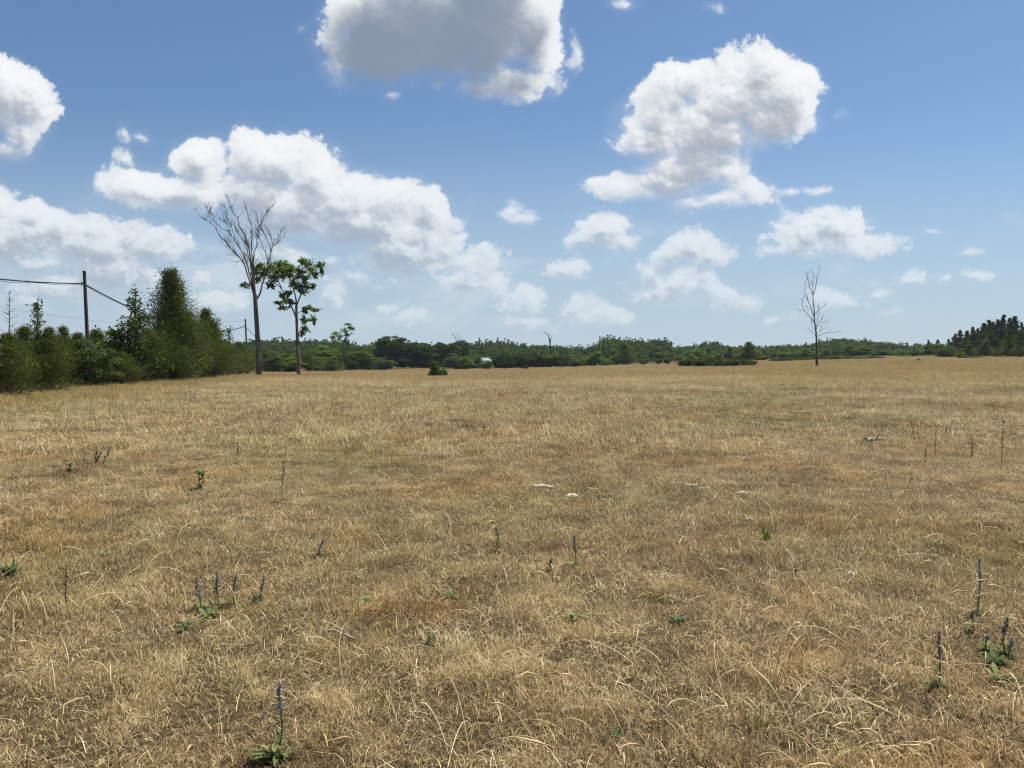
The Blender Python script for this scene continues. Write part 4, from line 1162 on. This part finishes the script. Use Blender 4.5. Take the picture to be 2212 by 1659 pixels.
hb = top_z - 0.25
link('body', Geo().add(*box((0, 0, 0.35 + (hb - 0.35) / 2), (11.6, 3.0, hb - 0.35))).mesh('trailer_body', M_WHITE), tr)
rg_ = Geo(); s = np.linspace(-5.95, 5.95, 2)
V = np.array([[x, y, z] for x in (-5.95, 5.95) for (y, z) in ((-1.65, hb + .003), (-1.65, hb + 0.06), (0, hb + 0.25), (1.65, hb + 0.06), (1.65, hb + .003))])
rg_.add(V, [[k, k + 1, k + 6, k + 5] for k in range(4)] + [[4, 0, 5, 9], [0, 4, 3, 1], [1, 3, 2, 2], [5, 6, 8, 9], [6, 7, 7, 8]])
link('roof', rg_.mesh('trailer_roof', M_ROOF), tr)
for x in (-3.6, -1.0, 3.4):
    link('window', Geo().add(*box((x, -1.52, hb - 0.85), (0.9, 0.06, 0.7))).mesh('trailer_window', M_GLASS), tr)
link('door', Geo().add(*box((1.3, -1.515, 0.35 + 0.95), (0.8, 0.05, 1.9))).mesh('trailer_door', M_ROOF), tr)
link('skirting', Geo().add(*box((0, 0, 0.13), (11.3, 2.8, 0.437))).mesh('trailer_skirting', M_ROOF), tr)

M_RAIL = bark_mat('silvery rail wood', (0.12, 0.10, 0.085), (0.30, 0.27, 0.24), 5.0)
fl, fr = at(620, 364, 199.5), at(686, 364, 198)
fr_ = tag(link('rail_fence', None, None, (fl.x, fl.y, gz(fl.x, fl.y))), 'low weathered rail fence between the vine clumps', 'fence')
nseg = 6; rf = np.random.default_rng(3)
for k in range(nseg + 1):
    q = fl.lerp(fr, k / nseg) - fl; zz = gz(fl.x + q.x, fl.y + q.y) - gz(fl.x, fl.y)
    link('post', Geo().add(*tube(np.array([[q.x, q.y, zz - .2], [q.x + rf.normal(0, .03), q.y, zz + 1.15]]), [.085, .07], 7)).mesh('rail_fence_post', M_RAIL), fr_)
    if k < nseg:
        e = fl.lerp(fr, (k + 1) / nseg) - fl; z2 = gz(fl.x + e.x, fl.y + e.y) - gz(fl.x, fl.y)
        for hh in (0.35, 0.68, 1.0):
            link('rail', Geo().add(*tube(np.array([[q.x - .2, q.y - .09, zz + hh + rf.normal(0, .03)], [(q.x + e.x) / 2, (q.y + e.y) / 2 - .09, (zz + z2) / 2 + hh + rf.normal(0, .03)], [e.x + .2, e.y - .09, z2 + hh + rf.normal(0, .03)]]), [.06, .065, .055], 6)).mesh('rail_fence_rail', M_RAIL), fr_)

# ------------------------------------------------------------------ flowers, weeds, stones and sticks in the near grass
M_STEM = plain_mat('hairy green stem', (0.101, 0.124, 0.052), (0.203, 0.221, 0.098), 30.0)
M_WEED = leaf_mat('weed leaves', [(0.0, (0.052, 0.067, 0.024)), (0.5, (0.121, 0.149, 0.054)), (1.0, (0.265, 0.287, 0.120))], 0.25, vary=0.02)
M_WDARK = leaf_mat('dark weed leaves', [(0.0, (0.030, 0.049, 0.021)), (0.5, (0.068, 0.102, 0.042)), (1.0, (0.150, 0.189, 0.083))], 0.2, vary=0.02)
M_BLUE = leaf_mat('violet blue florets', [(0.0, (0.101, 0.122, 0.083)), (0.35, (0.186, 0.188, 0.187)), (0.7, (0.288, 0.269, 0.374)), (1.0, (0.506, 0.471, 0.658))], 0.2, vary=0.0)
M_RUST = plain_mat('rusty dry seed heads', (0.10, 0.048, 0.022), (0.22, 0.11, 0.05), 40.0)
M_STONE = plain_mat('pale limestone', (0.238, 0.202, 0.148), (0.561, 0.496, 0.385), 24.0, 0.9)
M_STICK = bark_mat('grey stick', (0.13, 0.10, 0.08), (0.42, 0.36, 0.30), 20.0)

def blade_leaf(P0, d, L, w, arch, n=5):
    """one lance shaped leaf arching away from P0, folded along its midrib"""
    d = unit(np.asarray(d, float)); s = np.linspace(0, 1, n + 1)
    side = unit(np.cross(d, [0, 0, 1.0]) + 1e-6)
    mid = np.asarray(P0) + np.outer(s * L, d) + np.outer(-arch * L * s ** 2, [0, 0, 1.0])
    hw = w * np.sin(np.clip(s * 0.93 + 0.07, 0, 1) * math.pi) ** 0.7 * 0.5
    lift = np.outer(hw * 0.35, [0, 0, 1.0])
    A, B = mid + side * hw[:, None] + lift, mid - side * hw[:, None] + lift
    V = np.concatenate([A, mid, B]); m = n + 1
    F = [[k, k + 1, m + k + 1, m + k] for k in range(n)] + [[m + k, m + k + 1, 2 * m + k + 1, 2 * m + k] for k in range(n)]
    return V, np.array(F)

def ground_px(x, y): return on_ground(x * TO, y * TO)

def blueweed(px, base, top, label, spike=0.6, rosette=1.0, blue=0.55, seed=1, lean=0.0):
    r = np.random.default_rng(seed)
    p = ground_px(px, base); u, v = ray(px * TO, top * TO); h = max(0.05, EYE + v * p.y - p.z)
    root = tag(link('blueweed', None, None, p), label, 'wildflower', 'blueweed plants in the dry grass')
    z = np.linspace(0, 1, 7)
    P = np.stack([lean * h * z ** 1.5 + 0.008 * np.sin(z * 5 + seed), 0.02 * h * np.sin(z * 3 + seed), h * z - 0.01], -1)
    link('stem', Geo().add(*tube(P, np.linspace(.0052, .0022, 7), 6)).mesh('blueweed_stem', M_STEM, True), root)
    gl, gf = Geo(), Geo()
    for k in range(int(8 * rosette)):
        a = r.uniform(0, 6.28)
        gl.add(*blade_leaf([0, 0, .01], [math.cos(a), math.sin(a), r.uniform(.15, 1.1)], r.uniform(.06, .13), r.uniform(.014, .026), r.uniform(.2, .7)), np.clip(r.normal(.6, .22), 0, 1))
    for k in range(26):
        t = r.uniform(0.04, 0.92); a = r.uniform(0, 6.28); c = [np.interp(t, z, P[:, q]) for q in range(3)]
        gl.add(*blade_leaf(c, [math.cos(a), math.sin(a), r.uniform(.3, .9)], r.uniform(.03, .07) * (1.15 - .7 * t), .010, r.uniform(.1, .5), 4), np.clip(r.normal(.4, .2), 0, 1))
    nc = int(8 + 40 * spike * min(1, h / .3))
    for k in range(nc):
        t = 1 - spike * (k + r.random()) / nc; a = r.uniform(0, 6.28); c = np.array([np.interp(t, z, P[:, q]) for q in range(3)])
        o = np.array([math.cos(a), math.sin(a), .45]); L = (.006 + .013 * (1 - t) / spike * r.uniform(.5, 1.2)) * (0.8 if t > .93 else 1)
        C = c + o * L * r.uniform(.3, 1.0, (9, 1)) + r.normal(0, .0035, (9, 3))
        tint = np.clip(r.normal(blue, .2, 9) - (0.2 if t > .95 else 0), 0, 1)
        gf.add(*leaves(r, C, r.uniform(.006, .012, 9), .007, o, .4, tint))
    link('leaves', gl.mesh('blueweed_leaves', M_WEED), root)
    link('flower_spike', gf.mesh('blueweed_flower_spike', M_BLUE), root)

for q, a in enumerate((
 (603, 1642, 1472, 'nearest blueweed at the bottom of the field, tall with a leafy base', .38, 1.2, .6, .03),
 (430, 1322, 1243, 'blueweed spike at the left of the row of four near the stick', .55, 1.2, .6, -.02),
 (470, 1318, 1236, 'blueweed spike second from the left in the row of four', .5, 1.3, .6, .03),
 (506, 1312, 1236, 'broadest blueweed spike, third in the row of four', .6, 1.1, .7, .05),
 (565, 1306, 1240, 'slim dark blueweed spike at the right of the row of four', .5, .7, .5, .05),
 (548, 1310, 1284, 'tiny blueweed between the last two spikes of the row', .5, .5, .5, 0),
 (1073, 1196, 1138, 'dark blueweed standing alone at the centre of the near field', .45, 1.0, .45, .02),
 (1242, 1228, 1153, 'blueweed with a bright green leafy base, right of the centre one', .55, 2.2, .45, 0),
 (1189, 1242, 1205, 'short grey green blueweed left of the one with the bright leafy base', .4, .5, .25, .1),
 (690, 1206, 1163, 'slanting blueweed with a pale violet tip left of the centre one', .45, .5, .6, .2),
 (611, 1085, 994, 'tall blueweed farther back on the left, above the row of four', .5, .7, .55, .03),
 (512, 1008, 955, 'thin blueweed far back left with a pale bloom', .5, .4, .4, .02),
 (2112, 1330, 1203, 'tallest blueweed spike, rich violet, near the right edge', .72, 1.2, .68, .03),
 (2027, 1490, 1362, 'dark blueweed with a big pale rosette, low on the right', .5, 1.9, .42, .03),
 (2103, 1372, 1318, 'short green budded blueweed just below the tallest spike', .4, .6, .3, -.05),
 (2168, 1420, 1332, 'branching grey blueweed close to the right edge', .4, .9, .35, .05),
 (2132, 1410, 1366, 'low blueweed with a bright violet tuft in the right hand clump', .35, .8, .8, -.06),
 (2178, 1432, 1374, 'low blueweed with two violet tufts at the right edge of the clump', .4, .9, .75, .1),
 (1999, 1001, 968, 'small far blueweed right of the middle', .5, .4, .4, 0),
)): blueweed(a[0], a[1], a[2], a[3], a[4], a[5], a[6], 100 + q, a[7])

def rosette(px, py, size, label, mat=M_WEED, n=14, up=0.35, seed=0):
    r = np.random.default_rng(300 + seed); p = ground_px(px, py); g1 = Geo()
    for k in range(n):
        a = r.uniform(0, 6.28)
        g1.add(*blade_leaf([r.normal(0, .12) * size, r.normal(0, .12) * size, .015], [math.cos(a), math.sin(a), abs(r.normal(up, .3))], size * r.uniform(.5, 1.1), size * r.uniform(.12, .22), r.uniform(.0, .6)), np.clip(r.normal(.55, .25), 0, 1))
    tag(link('rosette_weed', g1.mesh('rosette_weed', mat), None, p), label, 'weed', 'low green weeds in the dry grass')
for q, a in enumerate((
 (432, 1199, .07, 'small bright weed tuft above the row of four blueweeds', M_WEED, 10, .9), (463, 1338, .12, 'fresh green weed below the row of four blueweeds', M_WEED, 20, .6),
 (400, 1360, .09, 'dark green weed left below the row of four blueweeds', M_WDARK, 16, .5), (440, 1352, .07, 'grey green weed between the dark and fresh weeds', M_WEED, 8, .4),
 (1465, 1352, .09, 'wide flat dark weed patch right of the centre', M_WDARK, 30, .3), (1243, 1342, .10, 'pale green weed in the grass below the centre blueweeds', M_WEED, 12, .5),
 (1068, 1272, .07, 'light green weed pair under the centre blueweed', M_WEED, 6, 1.0), (970, 1296, .11, 'sparse green weed left of the light green pair', M_WEED, 12, .4),
 (780, 1302, .12, 'flat spread weed in line with the row of four blueweeds', M_WEED, 14, .25), (1655, 1172, .13, 'upright grassy green weed among the pale stones', M_WEED, 16, 1.6),
 (2155, 1478, .12, 'pale toothed weed at the foot of the right hand clump', M_WEED, 16, .5), (2150, 1445, .10, 'tangled green foliage under the right hand clump', M_WDARK, 40, .7),
 (22, 1248, .15, 'dark bristly weed at the left edge of the photo', M_WDARK, 26, 1.3), (228, 1208, .09, 'blackish weed right of the bristly one at the left edge', M_WDARK, 14, .5),
 (930, 1394, .08, 'dark weed tuft right of the fallen stick', M_WDARK, 12, .8), (1715, 1246, .07, 'dark weed left of the near pale stone', M_WDARK, 10, .8),
 (565, 1468, .06, 'single leaf weed left above the nearest blueweed', M_WEED, 4, 1.6), (1370, 1476, .06, 'small weed with one upright leaf low right of the centre', M_WEED, 5, 1.6),
 (1845, 1390, .05, 'lime weed sprig left of the low right blueweed', M_WEED, 6, 1.1), (1215, 1000, .06, 'tiny weed in the mid field', M_WDARK, 8, 1.0),
 (1030, 1106, .07, 'greyish weed left behind the centre blueweed', M_WDARK, 10, .7), (1640, 1046, .08, 'small dark weed behind the pale stones', M_WDARK, 9, 1.2),
 (585, 1652, .12, 'pale leaf rosette around the foot of the nearest blueweed', M_WEED, 12, .35), (1325, 1600, .07, 'half buried weed near the bottom edge', M_WDARK, 6, 1.0),
)): rosette(a[0], a[1], a[2], a[3], a[4], a[5], a[6], q)

def stalk_weed(px, base, top, label, rusty, n=3, seed=0, wide=.06):
    r = np.random.default_rng(500 + seed); p = ground_px(px, base); u, v = ray(px * TO, top * TO); h = EYE + v * p.y - p.z
    root = tag(link('dock_weed' if rusty else 'leafy_weed', None, None, p), label, 'weed', 'upright weeds in the dry grass')
    g1, g2 = Geo(), Geo(); z = np.linspace(0, 1, 6)
    for k in range(n):
        ln = r.normal(0, wide / h * .7, 2); hh = h * (1 if k == 0 else r.uniform(.6, .95)); o = r.normal(0, wide * .5, 2) * (k > 0)
        P = np.stack([o[0] + ln[0] * hh * z, o[1] + ln[1] * hh * z, hh * z - .01], -1)
        g1.add(*tube(P, np.linspace(.005, .002, 6), 5))
        if rusty:
            m = int(150 * hh)
            t = r.uniform(.35, 1.0, m); C = np.stack([np.interp(t, z, P[:, q]) for q in range(3)], -1) + r.normal(0, .013, (m, 3))
            g2.add(*leaves(r, C, .016, .012, None, .3, .5))
        else:
            for j in range(16):
                t = r.uniform(.1, 1); a = r.uniform(0, 6.28); c = [np.interp(t, z, P[:, q]) for q in range(3)]
                g2.add(*blade_leaf(c, [math.cos(a), math.sin(a), 1.0], r.uniform(.05, .11), r.uniform(.018, .032), .35, 4), np.clip(r.normal(.5, .22), 0, 1))
    link('stem', g1.mesh('weed_stem', M_RUST if rusty else M_STEM), root)
    link('seed_heads' if rusty else 'leaves', g2.mesh('weed_seed_heads' if rusty else 'weed_leaves', M_RUST if rusty else M_WDARK), root)
for q, a in enumerate(((206, 1004, 962, 'broad leaved green weed with upright stalks far back on the left', False, 4, .16), (148, 1022, 992, 'smaller green weed left of the broad leaved one', False, 2, .05),
                       (430, 1058, 1018, 'thin dark green stalks in the left mid field', False, 2, .05), (2163, 1006, 906, 'tall rusty dock stalk near the right edge', True, 1, .02),
                       (2098, 990, 940, 'shorter rusty dock stalk left of the tall one', True, 2, .05), (2046, 948, 905, 'faded rusty stalk far back on the right', True, 2, .08),
                       (2020, 985, 925, 'thin brown stalk far back on the right', True, 1, .03), (1978, 960, 905, 'dim brown stalk pair behind the grey log', True, 2, .12),
                       (142, 1312, 1215, 'bare dark single stalk left of the row of blueweeds', True, 1, .01))):
    stalk_weed(a[0], a[1], a[2], a[3], a[4], a[5], q, a[6])

def stone(px, py, w, ratio, label, seed, h=.045, turn=0.0):
    """a flat broken stone, edges knocked off"""
    r = np.random.default_rng(700 + seed); p = ground_px(px, py); W = 1.05 * w * TO / F_PX * p.y
    th, ph = np.meshgrid(np.arange(28) / 28 * 2 * math.pi, np.linspace(0.02, math.pi - .02, 12), indexing='ij')
    rim = 1 + .28 * np.sin(3 * th + r.uniform(0, 6)) * .6 + .2 * np.sin(7 * th + r.uniform(0, 6)) * .6 + r.normal(0, .09, th.shape)
    x, y = np.cos(th) * np.sin(ph) ** .45 * rim * W / 2, np.sin(th) * np.sin(ph) ** .45 * rim * W / 2 * ratio
    zz = np.sign(np.cos(ph)) * np.abs(np.cos(ph)) ** .6 * h + r.normal(0, .22 * h, th.shape) + h * .15 * np.sin(x / W * 9 + seed)
    i, j = np.meshgrid(np.arange(28), np.arange(11), indexing='ij')
    F = np.stack([i * 12 + j, i * 12 + j + 1, (i + 1) % 28 * 12 + j + 1, (i + 1) % 28 * 12 + j], -1)
    tag(link('pale_stone', Geo().add(np.stack([x, y, zz], -1), F).mesh('pale_stone', M_STONE), None, p + Vector((0, 0, h * .30)), (0, 0, turn)), label, 'stone', 'pale stones in the dry grass')
for q, a in enumerate(((1165, 1053, 34, .5, 'flat pale stone at the left of the broken stone line'), (1190, 1056, 16, .6, 'small pale stone right of the leftmost flat one'), (1235, 1073, 30, .7, 'rough white stone patch at the centre of the stone line'),
                       (1303, 1085, 16, .6, 'little pale stone right of the rough white patch'), (1280, 1060, 26, .3, 'thin pale stone sliver behind the rough white patch'), (1462, 1047, 30, .35, 'long broken stone strip, its left piece'),
                       (1493, 1053, 26, .35, 'long broken stone strip, its middle piece'), (1525, 1059, 22, .35, 'long broken stone strip, its right piece'), (1605, 1071, 26, .5, 'jagged pale stone with a dark underside right of the strip'),
                       (1620, 1129, 18, .5, 'white stone lying below the jagged one'), (1800, 1146, 12, .6, 'small white stone out on the right'), (1838, 1249, 26, .5, 'nearest pale stone, low on the right'),
                       (1080, 960, 18, .3, 'far pale stone sliver in the mid field'), (265, 845, 16, .5, 'pale stone at the foot of the cedar hedge'), (1415, 905, 8, .5, 'tiny white stone far out in the field'))):
    stone(*a, q, h=.024 if a[2] > 15 else .02, turn=(-.3 if 'strip' in a[4] else q * .7))

def stick(x0, y0, x1, y1, r0, label, name, mat, seed):
    r = np.random.default_rng(900 + seed); a, b = ground_px(x0, y0), ground_px(x1, y1); s = np.linspace(0, 1, 12)
    P = np.array(a) + np.outer(s, np.array(b - a)) + r.normal(0, r0 * .18, (12, 3)) + np.outer(np.sin(s * 4.5), [0, r0 * 1.5, 0]); P[:, 2] += r0 * 1.3 + 0.028
    m = (np.array(a) + np.array(b)) / 2
    g1 = Geo().add(*tube(P - m, np.linspace(r0, r0 * .65, 12) * r.uniform(.8, 1.15, 12), 8), .5)
    for e, k in ((0, 0), (11, 11)): g1.add(*tube(np.array([P[e] - m, P[e] - m + (P[e] - P[e - 1 if e else 1]) * .02]), [r0 * (.75 if e == 0 else .5), .001], 8), .5)
    e = unit(np.array([.2, -.5, .8])); g1.add(*tube(P[7] - m + np.outer(np.linspace(0, 1, 4), e) * r0 * 3.2, np.linspace(r0 * .5, r0 * .2, 4), 6), .5)
    tag(link(name, g1.mesh(name, mat, True), None, m), label, 'wood')
stick(698, 1377, 769, 1398, .010, 'short grey fallen stick lying in the near grass', 'fallen_stick', M_STICK, 1)
stick(1869, 962, 1906, 958, .045, 'short pale grey log lying far back on the right', 'weathered_log', M_STICK, 2)

# ------------------------------------------------------------------ summer haze: even pale air over the whole scene
m_haze, n = new_mat('hazy air')
vol = n.nt.nodes.new('ShaderNodeVolumePrincipled')
vol.inputs['Color'].default_value = (0.80, 0.89, 1.0, 1.0)
vol.inputs['Density'].default_value = 0.00012
vol.inputs['Anisotropy'].default_value = 0.2
o = n.nt.nodes.new('ShaderNodeOutputMaterial'); n.nt.links.new(vol.outputs[0], o.inputs['Volume'])
import bmesh
bm = bmesh.new(); bmesh.ops.create_cube(bm, size=1.0)
bmesh.ops.scale(bm, vec=(2900, 1590, 43), verts=bm.verts)
bmesh.ops.recalc_face_normals(bm, faces=bm.faces)
hm = bpy.data.meshes.new('haze'); bm.to_mesh(hm); bm.free(); hm.materials.append(m_haze)
tag(link('haze', hm, None, (0, 720, 18.5)), 'thin pale summer haze', 'haze', kind='stuff')
